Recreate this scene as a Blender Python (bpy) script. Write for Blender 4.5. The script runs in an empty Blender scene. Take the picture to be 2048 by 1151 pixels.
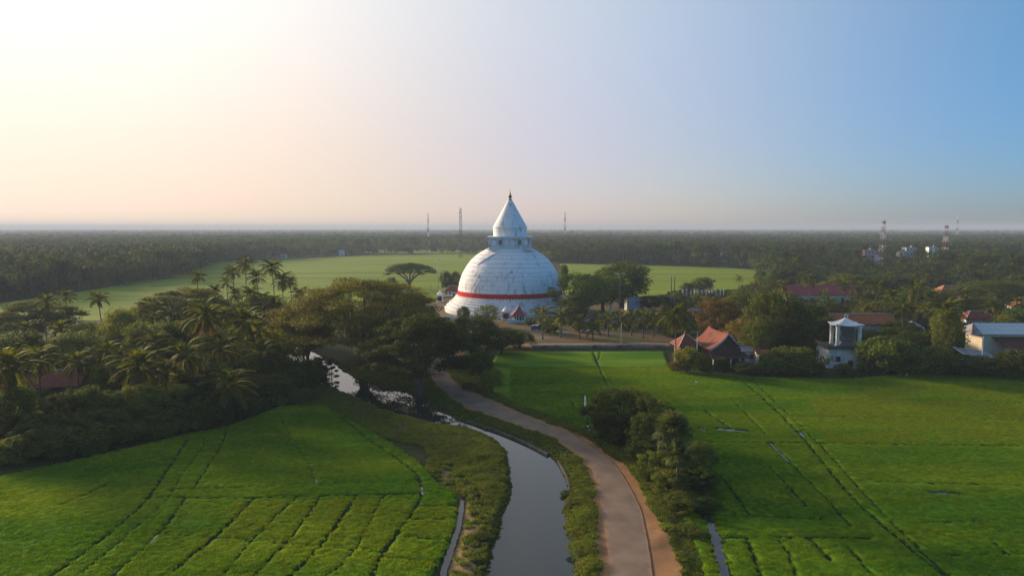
import bpy, math, random
import numpy as np
from mathutils import Vector, Matrix, Euler

R = math.radians
SC = bpy.context.scene
COL = SC.collection

# ------------------------------------------------------------------ camera
CAM_H = 40.0
FOC = 2048 * 24.0 / 36.0            # focal length in photo pixels
PITCH = math.atan(120.5 / FOC)
cam_d = bpy.data.cameras.new('camera')
cam_d.lens = 24.0
cam_d.sensor_width = 36.0
cam_d.clip_start = 0.5
cam_d.clip_end = 60000.0
cam = bpy.data.objects.new('camera', cam_d)
COL.objects.link(cam)
cam.location = (0, 0, CAM_H)
cam.rotation_euler = (R(90) - PITCH, 0, 0)
SC.camera = cam

# ------------------------------------------------------------------ sky, sun, exposure
SUN_AZ = R(-50.0)                   # left of the view axis
SUN_EL = R(12.0)
world = bpy.data.worlds.new('World')
SC.world = world
world.use_nodes = True
wn = world.node_tree
wn.nodes.clear()
w_out = wn.nodes.new('ShaderNodeOutputWorld')
w_bg = wn.nodes.new('ShaderNodeBackground')
w_sky = wn.nodes.new('ShaderNodeTexSky')
w_sky.sky_type = 'NISHITA'
w_sky.sun_disc = False
w_sky.sun_elevation = SUN_EL
w_sky.sun_rotation = SUN_AZ
w_sky.altitude = 0.0
w_sky.air_density = 1.0
w_sky.dust_density = 0.5
w_sky.ozone_density = 6.0
w_bg.inputs['Strength'].default_value = 0.131
sun_dir = Vector((math.sin(SUN_AZ) * math.cos(SUN_EL), math.cos(SUN_AZ) * math.cos(SUN_EL), math.sin(SUN_EL)))


def w_node(kind, op=None, **kw):
    q = wn.nodes.new(kind)
    if op:
        q.operation = op
    for k_, v_ in kw.items():
        setattr(q, k_, v_)
    return q


def w_range(src, f0, f1, t0, t1, smooth_=True):
    q = w_node('ShaderNodeMapRange', interpolation_type='SMOOTHSTEP' if smooth_ else 'LINEAR')
    for nm, v_ in (('From Min', f0), ('From Max', f1), ('To Min', t0), ('To Max', t1)):
        q.inputs[nm].default_value = v_
    wn.links.new(src, q.inputs['Value'])
    return q.outputs[0]


def w_mix(fac, a, b_, blend='MIX'):
    q = w_node('ShaderNodeMix', data_type='RGBA', blend_type=blend)
    for nm, v_ in (('Factor', fac), ('A', a), ('B', b_)):
        if isinstance(v_, (tuple, float)):
            q.inputs[nm].default_value = v_
        else:
            wn.links.new(v_, q.inputs[nm])
    return q.outputs['Result']


# dusty evening air: a wide warm aureole round the low sun, tinted haze towards the horizon
w_tc = wn.nodes.new('ShaderNodeTexCoord')
w_nrm = w_node('ShaderNodeVectorMath', 'NORMALIZE')
wn.links.new(w_tc.outputs['Generated'], w_nrm.inputs[0])
w_dot = w_node('ShaderNodeVectorMath', 'DOT_PRODUCT')
w_dot.inputs[1].default_value = sun_dir
wn.links.new(w_nrm.outputs[0], w_dot.inputs[0])
w_acs = w_node('ShaderNodeMath', 'ARCCOSINE')
wn.links.new(w_dot.outputs['Value'], w_acs.inputs[0])
w_xyz = w_node('ShaderNodeSeparateXYZ')
wn.links.new(w_nrm.outputs[0], w_xyz.inputs[0])
f_glow = w_range(w_acs.outputs[0], R(98), R(22), 0.0, 1.0)
f_core = w_range(w_acs.outputs[0], R(52), R(12), 0.0, 1.0)
f_low = w_range(w_xyz.outputs['Z'], 0.36, -0.02, 0.0, 1.0)
GK = 4.7
glow_col = w_mix(f_core, (0.85 * GK, 0.81 * GK, 0.78 * GK, 1), (1.20 * GK, 1.15 * GK, 1.09 * GK, 1))
sky_col = w_mix(f_glow, w_mix(1.0, w_sky.outputs[0], (0.76, 1.02, 0.91, 1), 'MULTIPLY'), glow_col)
low_tint = w_mix(w_range(f_glow, 0.0, 0.45, 0.0, 1.0), (0.84, 0.68, 0.90, 1), (1.0, 0.74, 0.77, 1))
low_tint = w_mix(w_range(f_glow, 0.6, 1.0, 0.0, 1.0), low_tint, (0.98, 0.78, 0.64, 1))
sky_col = w_mix(f_low, sky_col, w_mix(1.0, sky_col, low_tint, 'MULTIPLY'))
wn.links.new(sky_col, w_bg.inputs['Color'])
wn.links.new(w_bg.outputs[0], w_out.inputs['Surface'])

sun_d = bpy.data.lights.new('sun', 'SUN')
sun_d.energy = 5.0
sun_d.angle = R(11.0)
sun_d.color = (1.0, 0.78, 0.55)
sun = bpy.data.objects.new('sun', sun_d)
COL.objects.link(sun)
sun.rotation_euler = sun_dir.to_track_quat('Z', 'Y').to_euler()
sun.location = (-200, 200, 120)

SC.view_settings.view_transform = 'Standard'
SC.view_settings.look = 'None'
SC.view_settings.exposure = 0.75
SC.view_settings.gamma = 1.0
SC.view_settings.use_curve_mapping = False
SC.render.engine = 'CYCLES'
cy = SC.cycles
cy.use_denoising = True
cy.max_bounces = 6
cy.diffuse_bounces = 2
cy.glossy_bounces = 3
cy.transmission_bounces = 3
cy.volume_bounces = 1
cy.transparent_max_bounces = 6
cy.sample_clamp_indirect = 6.0

# ------------------------------------------------------------------ pixel rays -> places on the ground
CT, ST = math.cos(PITCH), math.sin(PITCH)


def ray(px, py):
    u = (px - 1024.0) / FOC
    v = -(py - 575.5) / FOC
    return (u, CT + v * ST, -ST + v * CT)


def G(px, py, z=-0.5):
    d = ray(px, py)
    t = (z - CAM_H) / d[2]
    return (d[0] * t, d[1] * t)


def P(px, py, y):
    d = ray(px, py)
    t = y / d[1]
    return (d[0] * t, y, CAM_H + d[2] * t)


def GL(pts, z=-0.5):
    return np.array([G(a, b, z) for a, b in pts])


# ------------------------------------------------------------------ small maths
def smooth(a, b, x):
    t = np.clip((x - a) / (b - a), 0, 1)
    return t * t * (3 - 2 * t)


def dist_line(X, Y, pts):
    """distance from points to an open polyline"""
    best = np.full(X.shape, 1e9)
    for (x0, y0), (x1, y1) in zip(pts[:-1], pts[1:]):
        dx, dy = x1 - x0, y1 - y0
        l2 = dx * dx + dy * dy + 1e-9
        t = np.clip(((X - x0) * dx + (Y - y0) * dy) / l2, 0, 1)
        best = np.minimum(best, np.hypot(X - x0 - t * dx, Y - y0 - t * dy))
    return best


def inside(X, Y, poly):
    res = np.zeros(X.shape, bool)
    n = len(poly)
    for i in range(n):
        x0, y0 = poly[i]
        x1, y1 = poly[(i + 1) % n]
        c = ((y0 > Y) != (y1 > Y)) & (X < (x1 - x0) * (Y - y0) / ((y1 - y0) + 1e-12) + x0)
        res ^= c
    return res


def resample(pts, step):
    pts = np.asarray(pts, float)
    # Catmull-Rom for a smooth course
    out = []
    n = len(pts)
    for i in range(n - 1):
        p0, p1, p2, p3 = pts[max(i - 1, 0)], pts[i], pts[i + 1], pts[min(i + 2, n - 1)]
        k = max(2, int(np.linalg.norm(p2 - p1) / step))
        for j in range(k):
            t = j / k
            out.append(0.5 * (2 * p1 + (p2 - p0) * t + (2 * p0 - 5 * p1 + 4 * p2 - p3) * t * t + (3 * p1 - p0 - 3 * p2 + p3) * t ** 3))
    out.append(pts[-1])
    return np.array(out)


def vnoise(X, Y, seed=0):
    """cheap value noise"""
    xi, yi = np.floor(X).astype(int), np.floor(Y).astype(int)
    xf, yf = X - xi, Y - yi
    xf, yf = xf * xf * (3 - 2 * xf), yf * yf * (3 - 2 * yf)

    def hsh(a, b):
        h = (a * 374761393 + b * 668265263 + seed * 1442695041) & 0xffffffff
        h = ((h ^ (h >> 13)) * 1274126177) & 0xffffffff
        return ((h ^ (h >> 16)) & 0xffff) / 65535.0
    return (hsh(xi, yi) * (1 - xf) + hsh(xi + 1, yi) * xf) * (1 - yf) + (hsh(xi, yi + 1) * (1 - xf) + hsh(xi + 1, yi + 1) * xf) * yf


# ------------------------------------------------------------------ materials
def new_mat(name):
    m = bpy.data.materials.new(name)
    m.use_nodes = True
    nt = m.node_tree
    nt.nodes.clear()
    out = nt.nodes.new('ShaderNodeOutputMaterial')
    return m, nt, out


def rgb(c):
    return (c[0], c[1], c[2], 1.0)


def surf(name, c1, c2, scale=1.0, rough=0.8, bump=0.0, bscale=None, stretch=(1, 1, 1), metallic=0.0, spec=0.3,
         coords='Object', c3=None, s3=None, lo=0.35, hi=0.65):
    """two or three tone noise material with fine relief"""
    m, nt, out = new_mat(name)
    N, L = nt.nodes, nt.links
    b = N.new('ShaderNodeBsdfPrincipled')
    b.inputs['Roughness'].default_value = rough
    b.inputs['Metallic'].default_value = metallic
    b.inputs['Specular IOR Level'].default_value = spec
    if coords == 'World':
        tc = N.new('ShaderNodeNewGeometry').outputs['Position']
    else:
        tc = N.new('ShaderNodeTexCoord').outputs[coords]
    mp = N.new('ShaderNodeMapping')
    mp.inputs['Scale'].default_value = stretch
    L.new(tc, mp.inputs['Vector'])
    nz = N.new('ShaderNodeTexNoise')
    nz.inputs['Scale'].default_value = scale
    nz.inputs['Detail'].default_value = 6
    L.new(mp.outputs[0], nz.inputs['Vector'])
    mr = N.new('ShaderNodeMapRange')
    mr.inputs['From Min'].default_value = lo
    mr.inputs['From Max'].default_value = hi
    L.new(nz.outputs['Fac'], mr.inputs['Value'])
    mx = N.new('ShaderNodeMix')
    mx.data_type = 'RGBA'
    mx.inputs['A'].default_value = rgb(c1)
    mx.inputs['B'].default_value = rgb(c2)
    L.new(mr.outputs[0], mx.inputs['Factor'])
    col = mx.outputs['Result']
    if c3 is not None:
        n3 = N.new('ShaderNodeTexNoise')
        n3.inputs['Scale'].default_value = s3 or scale * 0.2
        n3.inputs['Detail'].default_value = 4
        L.new(mp.outputs[0], n3.inputs['Vector'])
        m3 = N.new('ShaderNodeMapRange')
        m3.inputs['From Min'].default_value = 0.48
        m3.inputs['From Max'].default_value = 0.66
        L.new(n3.outputs['Fac'], m3.inputs['Value'])
        x3 = N.new('ShaderNodeMix')
        x3.data_type = 'RGBA'
        x3.inputs['B'].default_value = rgb(c3)
        L.new(col, x3.inputs['A'])
        L.new(m3.outputs[0], x3.inputs['Factor'])
        col = x3.outputs['Result']
    L.new(col, b.inputs['Base Color'])
    if bump > 0:
        nb = N.new('ShaderNodeTexNoise')
        nb.inputs['Scale'].default_value = bscale or scale * 6
        nb.inputs['Detail'].default_value = 4
        L.new(mp.outputs[0], nb.inputs['Vector'])
        bp = N.new('ShaderNodeBump')
        bp.inputs['Strength'].default_value = bump
        bp.inputs['Distance'].default_value = 0.1
        L.new(nb.outputs['Fac'], bp.inputs['Height'])
        L.new(bp.outputs[0], b.inputs['Normal'])
    L.new(b.outputs[0], out.inputs['Surface'])
    return m


def leaf_mat(name, c1, c2, trans=0.35, objvar=0.35, c3=None, p3=0.1, patch=None):
    """leaf: per-leaf and per-plant colour variety, some light let through"""
    m, nt, out = new_mat(name)
    N, L = nt.nodes, nt.links
    geo = N.new('ShaderNodeNewGeometry')
    mx = N.new('ShaderNodeMix')
    mx.data_type = 'RGBA'
    mx.inputs['A'].default_value = rgb(c1)
    mx.inputs['B'].default_value = rgb(c2)
    L.new(geo.outputs['Random Per Island'], mx.inputs['Factor'])
    col = mx.outputs['Result']
    if c3 is not None:
        gt = N.new('ShaderNodeMath')
        gt.operation = 'GREATER_THAN'
        gt.inputs[1].default_value = 1 - p3
        L.new(geo.outputs['Random Per Island'], gt.inputs[0])
        x3 = N.new('ShaderNodeMix')
        x3.data_type = 'RGBA'
        x3.inputs['B'].default_value = rgb(c3)
        L.new(col, x3.inputs['A'])
        L.new(gt.outputs[0], x3.inputs['Factor'])
        col = x3.outputs['Result']
    if patch is not None:
        mp = N.new('ShaderNodeMapping')
        mp.inputs['Scale'].default_value = (0.4, 1.5, 1)
        L.new(geo.outputs['Position'], mp.inputs['Vector'])
        nz = N.new('ShaderNodeTexNoise')
        nz.inputs['Scale'].default_value = 0.055
        nz.inputs['Detail'].default_value = 7
        L.new(mp.outputs[0], nz.inputs['Vector'])
        mrp = N.new('ShaderNodeMapRange')
        mrp.inputs['From Min'].default_value = 0.40
        mrp.inputs['From Max'].default_value = 0.66
        L.new(nz.outputs['Fac'], mrp.inputs['Value'])
        xp = N.new('ShaderNodeMix')
        xp.data_type = 'RGBA'
        xp.inputs['B'].default_value = rgb(patch)
        L.new(col, xp.inputs['A'])
        L.new(mrp.outputs[0], xp.inputs['Factor'])
        col = xp.outputs['Result']
    oi = N.new('ShaderNodeObjectInfo')
    hs = N.new('ShaderNodeHueSaturation')
    mr = N.new('ShaderNodeMapRange')
    mr.inputs['To Min'].default_value = 1 - objvar
    mr.inputs['To Max'].default_value = 1 + objvar
    L.new(oi.outputs['Random'], mr.inputs['Value'])
    mh = N.new('ShaderNodeMapRange')
    mh.inputs['To Min'].default_value = 0.478
    mh.inputs['To Max'].default_value = 0.515
    wn_ = N.new('ShaderNodeTexWhiteNoise')
    wn_.noise_dimensions = '1D'
    L.new(oi.outputs['Random'], wn_.inputs['W'])
    L.new(wn_.outputs['Value'], mh.inputs['Value'])
    L.new(mh.outputs[0], hs.inputs['Hue'])
    L.new(mr.outputs[0], hs.inputs['Value'])
    L.new(col, hs.inputs['Color'])
    d = N.new('ShaderNodeBsdfPrincipled')
    d.inputs['Roughness'].default_value = 0.7
    d.inputs['Specular IOR Level'].default_value = 0.08
    L.new(hs.outputs[0], d.inputs['Base Color'])
    t = N.new('ShaderNodeBsdfTranslucent')
    tint = N.new('ShaderNodeMix')
    tint.data_type = 'RGBA'
    tint.blend_type = 'MULTIPLY'
    tint.inputs['Factor'].default_value = 1.0
    tint.inputs['B'].default_value = (1.6, 1.5, 0.5, 1)
    L.new(hs.outputs[0], tint.inputs['A'])
    L.new(tint.outputs['Result'], t.inputs['Color'])
    ms = N.new('ShaderNodeMixShader')
    ms.inputs[0].default_value = trans
    L.new(d.outputs[0], ms.inputs[1])
    L.new(t.outputs[0], ms.inputs[2])
    L.new(ms.outputs[0], out.inputs['Surface'])
    return m


def water_mat(name, base, rough=0.03, bump=0.05, scale=1.2):
    m, nt, out = new_mat(name)
    N, L = nt.nodes, nt.links
    b = N.new('ShaderNodeBsdfPrincipled')
    b.inputs['Base Color'].default_value = rgb(base)
    b.inputs['Roughness'].default_value = rough
    b.inputs['IOR'].default_value = 1.33
    b.inputs['Specular IOR Level'].default_value = 0.9
    tc = N.new('ShaderNodeNewGeometry')
    nb = N.new('ShaderNodeTexNoise')
    nb.inputs['Scale'].default_value = scale
    nb.inputs['Detail'].default_value = 3
    L.new(tc.outputs['Position'], nb.inputs['Vector'])
    bp = N.new('ShaderNodeBump')
    bp.inputs['Strength'].default_value = bump
    bp.inputs['Distance'].default_value = 0.05
    L.new(nb.outputs['Fac'], bp.inputs['Height'])
    L.new(bp.outputs[0], b.inputs['Normal'])
    L.new(b.outputs[0], out.inputs['Surface'])
    return m


def attr_mix_mat(name, attr, base_nodes, other, rough=0.9, bump=0.4, bscale=3.0):
    """ground: noise mix of two tones, third tone where the named attribute says so"""
    c1, c2, scale, stretch = base_nodes
    m, nt, out = new_mat(name)
    N, L = nt.nodes, nt.links
    b = N.new('ShaderNodeBsdfPrincipled')
    b.inputs['Roughness'].default_value = rough
    b.inputs['Specular IOR Level'].default_value = 0.04
    geo = N.new('ShaderNodeNewGeometry')
    mp = N.new('ShaderNodeMapping')
    mp.inputs['Scale'].default_value = stretch
    L.new(geo.outputs['Position'], mp.inputs['Vector'])
    nz = N.new('ShaderNodeTexNoise')
    nz.inputs['Scale'].default_value = scale
    nz.inputs['Detail'].default_value = 7
    L.new(mp.outputs[0], nz.inputs['Vector'])
    mr = N.new('ShaderNodeMapRange')
    mr.inputs['From Min'].default_value = 0.36
    mr.inputs['From Max'].default_value = 0.64
    L.new(nz.outputs['Fac'], mr.inputs['Value'])
    mx = N.new('ShaderNodeMix')
    mx.data_type = 'RGBA'
    mx.inputs['A'].default_value = rgb(c1)
    mx.inputs['B'].default_value = rgb(c2)
    L.new(mr.outputs[0], mx.inputs['Factor'])
    at = N.new('ShaderNodeAttribute')
    at.attribute_name = attr
    n2 = N.new('ShaderNodeTexNoise')
    n2.inputs['Scale'].default_value = 0.9
    n2.inputs['Detail'].default_value = 6
    L.new(geo.outputs['Position'], n2.inputs['Vector'])
    ad = N.new('ShaderNodeMath')
    ad.operation = 'ADD'
    L.new(at.outputs['Fac'], ad.inputs[0])
    L.new(n2.outputs['Fac'], ad.inputs[1])
    m2 = N.new('ShaderNodeMapRange')
    m2.inputs['From Min'].default_value = 0.85
    m2.inputs['From Max'].default_value = 1.1
    L.new(ad.outputs[0], m2.inputs['Value'])
    x2 = N.new('ShaderNodeMix')
    x2.data_type = 'RGBA'
    x2.inputs['B'].default_value = rgb(other)
    L.new(mx.outputs['Result'], x2.inputs['A'])
    L.new(m2.outputs[0], x2.inputs['Factor'])
    L.new(x2.outputs['Result'], b.inputs['Base Color'])
    nb = N.new('ShaderNodeTexNoise')
    nb.inputs['Scale'].default_value = bscale
    nb.inputs['Detail'].default_value = 5
    L.new(geo.outputs['Position'], nb.inputs['Vector'])
    bp = N.new('ShaderNodeBump')
    bp.inputs['Strength'].default_value = bump
    bp.inputs['Distance'].default_value = 0.15
    L.new(nb.outputs['Fac'], bp.inputs['Height'])
    L.new(bp.outputs[0], b.inputs['Normal'])
    L.new(b.outputs[0], out.inputs['Surface'])
    return m


def roof_mat(name, c1, c2, pitch=0.35, rough=0.8, bump=0.6, dirt=(0.06, 0.045, 0.035)):
    """tiled / corrugated roof: ribs running down the slope, blotchy weathering"""
    m, nt, out = new_mat(name)
    N, L = nt.nodes, nt.links
    b = N.new('ShaderNodeBsdfPrincipled')
    b.inputs['Roughness'].default_value = rough
    b.inputs['Specular IOR Level'].default_value = 0.2
    tc = N.new('ShaderNodeTexCoord')
    nz = N.new('ShaderNodeTexNoise')
    nz.inputs['Scale'].default_value = 1.1
    nz.inputs['Detail'].default_value = 8
    L.new(tc.outputs['Object'], nz.inputs['Vector'])
    mr = N.new('ShaderNodeMapRange')
    mr.inputs['From Min'].default_value = 0.35
    mr.inputs['From Max'].default_value = 0.65
    L.new(nz.outputs['Fac'], mr.inputs['Value'])
    mx = N.new('ShaderNodeMix')
    mx.data_type = 'RGBA'
    mx.inputs['A'].default_value = rgb(c1)
    mx.inputs['B'].default_value = rgb(c2)
    L.new(mr.outputs[0], mx.inputs['Factor'])
    n2 = N.new('ShaderNodeTexNoise')
    n2.inputs['Scale'].default_value = 0.35
    n2.inputs['Detail'].default_value = 6
    L.new(tc.outputs['Object'], n2.inputs['Vector'])
    m2 = N.new('ShaderNodeMapRange')
    m2.inputs['From Min'].default_value = 0.5
    m2.inputs['From Max'].default_value = 0.75
    L.new(n2.outputs['Fac'], m2.inputs['Value'])
    x2 = N.new('ShaderNodeMix')
    x2.data_type = 'RGBA'
    x2.inputs['B'].default_value = rgb(dirt)
    L.new(mx.outputs['Result'], x2.inputs['A'])
    L.new(m2.outputs[0], x2.inputs['Factor'])
    L.new(x2.outputs['Result'], b.inputs['Base Color'])
    wv = N.new('ShaderNodeTexWave')
    wv.inputs['Scale'].default_value = 0.31 / pitch
    wv.inputs['Distortion'].default_value = 0.3
    L.new(tc.outputs['Object'], wv.inputs['Vector'])
    bp = N.new('ShaderNodeBump')
    bp.inputs['Strength'].default_value = bump
    bp.inputs['Distance'].default_value = 0.08
    L.new(wv.outputs['Fac'], bp.inputs['Height'])
    L.new(bp.outputs[0], b.inputs['Normal'])
    L.new(b.outputs[0], out.inputs['Surface'])
    return m


def stain_mat(name, base, stain, amount=0.5):
    """old white limewash with dark rain streaks and blotches"""
    m, nt, out = new_mat(name)
    N, L = nt.nodes, nt.links
    b = N.new('ShaderNodeBsdfPrincipled')
    b.inputs['Roughness'].default_value = 0.75
    b.inputs['Specular IOR Level'].default_value = 0.2
    tc = N.new('ShaderNodeTexCoord')
    mp = N.new('ShaderNodeMapping')
    mp.inputs['Scale'].default_value = (1, 1, 0.45)
    L.new(tc.outputs['Object'], mp.inputs['Vector'])
    nz = N.new('ShaderNodeTexNoise')
    nz.inputs['Scale'].default_value = 0.55
    nz.inputs['Detail'].default_value = 9
    nz.inputs['Roughness'].default_value = 0.68
    L.new(mp.outputs[0], nz.inputs['Vector'])
    mr = N.new('ShaderNodeMapRange')
    mr.inputs['From Min'].default_value = 0.50
    mr.inputs['From Max'].default_value = 0.70
    mr.inputs['To Max'].default_value = amount
    L.new(nz.outputs['Fac'], mr.inputs['Value'])
    n2 = N.new('ShaderNodeTexNoise')
    n2.inputs['Scale'].default_value = 0.09
    n2.inputs['Detail'].default_value = 3
    L.new(tc.outputs['Object'], n2.inputs['Vector'])
    m2 = N.new('ShaderNodeMapRange')
    m2.inputs['From Min'].default_value = 0.36
    m2.inputs['From Max'].default_value = 0.60
    L.new(n2.outputs['Fac'], m2.inputs['Value'])
    mu = N.new('ShaderNodeMath')
    mu.operation = 'MULTIPLY'
    L.new(mr.outputs[0], mu.inputs[0])
    L.new(m2.outputs[0], mu.inputs[1])
    mx = N.new('ShaderNodeMix')
    mx.data_type = 'RGBA'
    mx.inputs['A'].default_value = rgb(base)
    mx.inputs['B'].default_value = rgb(stain)
    L.new(mu.outputs[0], mx.inputs['Factor'])
    L.new(mx.outputs['Result'], b.inputs['Base Color'])
    L.new(b.outputs[0], out.inputs['Surface'])
    return m


M = {}
M['ground'] = attr_mix_mat('ground', 'sand', ((0.022, 0.038, 0.010), (0.050, 0.058, 0.020), 0.5, (1, 1, 1)), (0.26, 0.17, 0.085))
M['rice'] = attr_mix_mat('rice_canopy', 'mud', ((0.050, 0.150, 0.004), (0.140, 0.225, 0.006), 0.055, (0.4, 1.5, 1)), (0.018, 0.040, 0.008), bump=1.0, bscale=5.0)
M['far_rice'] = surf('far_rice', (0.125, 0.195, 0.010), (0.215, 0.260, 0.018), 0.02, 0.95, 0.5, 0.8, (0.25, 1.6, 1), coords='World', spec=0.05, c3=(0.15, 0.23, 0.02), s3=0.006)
M['earth'] = surf('laterite_earth', (0.31, 0.15, 0.062), (0.42, 0.22, 0.095), 0.6, 0.95, 0.5, 6, coords='World', spec=0.1, c3=(0.17, 0.095, 0.05), s3=0.15)
M['asphalt'] = attr_mix_mat('old_asphalt', 'edge', ((0.195, 0.138, 0.098), (0.270, 0.192, 0.135), 0.28, (1, 1, 1)), (0.34, 0.20, 0.11), bump=0.25, bscale=9.0)
M['crack_shade'] = surf('dark_crack_shade', (0.03, 0.022, 0.018), (0.05, 0.035, 0.025), 2, 0.95, coords='World')  # dark tone of the road edge gap with its step shadow
M['yard'] = surf('yard', (0.17, 0.10, 0.05), (0.055, 0.075, 0.022), 0.06, 0.95, 0.4, 3, coords='World', spec=0.1, c3=(0.20, 0.16, 0.10), s3=0.03)
M['canal'] = water_mat('canal_water', (0.016, 0.024, 0.022), 0.015, 0.006, 0.5)
M['puddle'] = water_mat('ditch_water', (0.03, 0.035, 0.03), 0.06, 0.05, 2.0)
M['concrete'] = surf('weathered_concrete', (0.20, 0.19, 0.17), (0.30, 0.28, 0.25), 0.8, 0.9, 0.3, 8, c3=(0.08, 0.075, 0.06), s3=0.4)
M['darkconcrete'] = surf('mossy_concrete', (0.06, 0.055, 0.042), (0.11, 0.10, 0.08), 0.9, 0.95, 0.3, 8)
M['white'] = stain_mat('limewash', (0.80, 0.79, 0.77), (0.13, 0.125, 0.13), 1.0)
M['white_old'] = stain_mat('limewash_stained', (0.62, 0.61, 0.60), (0.10, 0.10, 0.10), 1.0)
M['whitewall'] = surf('white_plaster', (0.70, 0.69, 0.67), (0.80, 0.79, 0.77), 0.7, 0.8, 0.1, c3=(0.5, 0.48, 0.45), s3=0.3)
M['greywall'] = surf('grey_plaster', (0.36, 0.37, 0.38), (0.46, 0.47, 0.48), 0.7, 0.85, 0.1, c3=(0.25, 0.25, 0.25), s3=0.3)
M['pinkwall'] = surf('pink_plaster', (0.55, 0.30, 0.28), (0.62, 0.38, 0.34), 0.7, 0.85, 0.1)
M['creamwall'] = surf('cream_plaster', (0.58, 0.50, 0.36), (0.66, 0.58, 0.44), 0.7, 0.85, 0.1)
M['brownwall'] = surf('red_brown_timber', (0.13, 0.045, 0.030), (0.19, 0.070, 0.045), 1.2, 0.8, 0.3, c3=(0.08, 0.035, 0.028), s3=0.4)
M['redcloth'] = surf('red_cloth', (0.50, 0.010, 0.007), (0.58, 0.016, 0.010), 0.5, 0.9, spec=0.05)
M['gold'] = surf('gilded_finial', (0.20, 0.15, 0.035), (0.30, 0.22, 0.05), 2, 0.45, metallic=0.5)
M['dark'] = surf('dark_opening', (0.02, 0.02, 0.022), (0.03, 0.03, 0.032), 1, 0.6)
M['glass'] = surf('window_glass', (0.03, 0.04, 0.05), (0.05, 0.06, 0.07), 1, 0.15, spec=0.6)
M['terracotta'] = roof_mat('terracotta_tiles', (0.18, 0.045, 0.028), (0.24, 0.068, 0.042))
M['orange_tiles'] = roof_mat('orange_tiles', (0.34, 0.095, 0.036), (0.44, 0.14, 0.055), dirt=(0.16, 0.07, 0.04))
M['crimson'] = roof_mat('crimson_roof', (0.30, 0.045, 0.055), (0.36, 0.065, 0.075), dirt=(0.2, 0.05, 0.05))
M['brown_roof'] = roof_mat('rusty_brown_and_shade_roof', (0.085, 0.035, 0.026), (0.12, 0.052, 0.038))  # rusty roofs; also the painted shade of the hall's right slope
M['metal_roof'] = roof_mat('pale_metal_sheets', (0.55, 0.56, 0.56), (0.64, 0.65, 0.65), 0.25, 0.5, 0.4, dirt=(0.4, 0.39, 0.37))
M['grey_roof'] = roof_mat('grey_asbestos_sheets', (0.26, 0.26, 0.26), (0.34, 0.34, 0.34), 0.25, 0.8, 0.4)
M['blue_sheet'] = surf('blue_sheet', (0.05, 0.17, 0.26), (0.07, 0.22, 0.33), 1, 0.6)
M['ridge'] = surf('pale_mortar_ridge', (0.50, 0.42, 0.34), (0.60, 0.52, 0.44), 1.5, 0.9)
M['stone'] = surf('granite', (0.30, 0.28, 0.27), (0.42, 0.40, 0.38), 1.0, 0.9, 0.4, 5)
M['relief'] = surf('dark_relief_stone', (0.16, 0.14, 0.13), (0.23, 0.20, 0.18), 2.0, 0.9, 0.5, 6)
M['steel'] = surf('galvanised_steel', (0.35, 0.35, 0.35), (0.45, 0.45, 0.45), 2, 0.5, metallic=0.5)
M['redpaint'] = surf('red_paint', (0.30, 0.06, 0.045), (0.36, 0.08, 0.055), 1.5, 0.6)
M['whitepaint'] = surf('white_paint', (0.75, 0.74, 0.72), (0.82, 0.81, 0.79), 1.5, 0.6)
M['bluepaint'] = surf('blue_car_paint', (0.03, 0.045, 0.16), (0.035, 0.05, 0.18), 1.5, 0.25, spec=0.6)
M['rubber'] = surf('tyre_rubber', (0.015, 0.015, 0.015), (0.025, 0.025, 0.025), 4, 0.9)
M['bark'] = surf('bark', (0.060, 0.045, 0.032), (0.12, 0.095, 0.070), 1.6, 0.95, 0.6, 7, (1, 1, 0.3))
M['palmbark'] = surf('palm_bark', (0.085, 0.068, 0.052), (0.15, 0.125, 0.095), 1.2, 0.95, 0.5, 6, (1, 1, 4))
M['leaf'] = leaf_mat('broad_leaf', (0.068, 0.100, 0.014), (0.150, 0.170, 0.026), 0.40)
M['leaf_dark'] = leaf_mat('dark_leaf', (0.042, 0.076, 0.014), (0.098, 0.130, 0.024), 0.38)
M['leaf_warm'] = leaf_mat('rain_tree_leaf', (0.066, 0.082, 0.015), (0.142, 0.140, 0.026), 0.40, 0.2)
M['leaf_yellow'] = leaf_mat('yellow_green_leaf', (0.10, 0.14, 0.015), (0.20, 0.21, 0.02), 0.35, 0.2)
M['leaf_brown'] = leaf_mat('rusty_leaf', (0.12, 0.088, 0.020), (0.19, 0.145, 0.034), 0.3, 0.2)
M['leaf_dead'] = leaf_mat('dead_twigs', (0.10, 0.085, 0.065), (0.17, 0.14, 0.11), 0.1, 0.2)
M['frond'] = leaf_mat('palm_frond', (0.075, 0.100, 0.014), (0.155, 0.170, 0.024), 0.42, 0.35)
M['frond_dry'] = leaf_mat('dry_frond', (0.12, 0.075, 0.032), (0.18, 0.115, 0.05), 0.3, 0.2)
M['fan'] = leaf_mat('fan_leaf', (0.055, 0.085, 0.025), (0.12, 0.14, 0.045), 0.3, 0.2)
M['blade'] = leaf_mat('rice_blade', (0.050, 0.150, 0.004), (0.110, 0.215, 0.006), 0.42, 0.2, patch=(0.17, 0.25, 0.008))
M['grass'] = leaf_mat('bank_grass', (0.075, 0.130, 0.020), (0.160, 0.205, 0.034), 0.38, 0.4, (0.24, 0.20, 0.09), 0.12)
M['forest'] = leaf_mat('forest_leaf', (0.030, 0.060, 0.018), (0.085, 0.115, 0.026), 0.30, 0.6)


# ------------------------------------------------------------------ mesh helpers
def link(o, parent=None):
    COL.objects.link(o)
    if parent is not None:
        o.parent = parent
    return o


def tag(o, label=None, cat=None, group=None, kind=None):
    if label:
        o['label'] = label
    if cat:
        o['category'] = cat
    if group:
        o['group'] = group
    if kind:
        o['kind'] = kind
    return o


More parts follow.
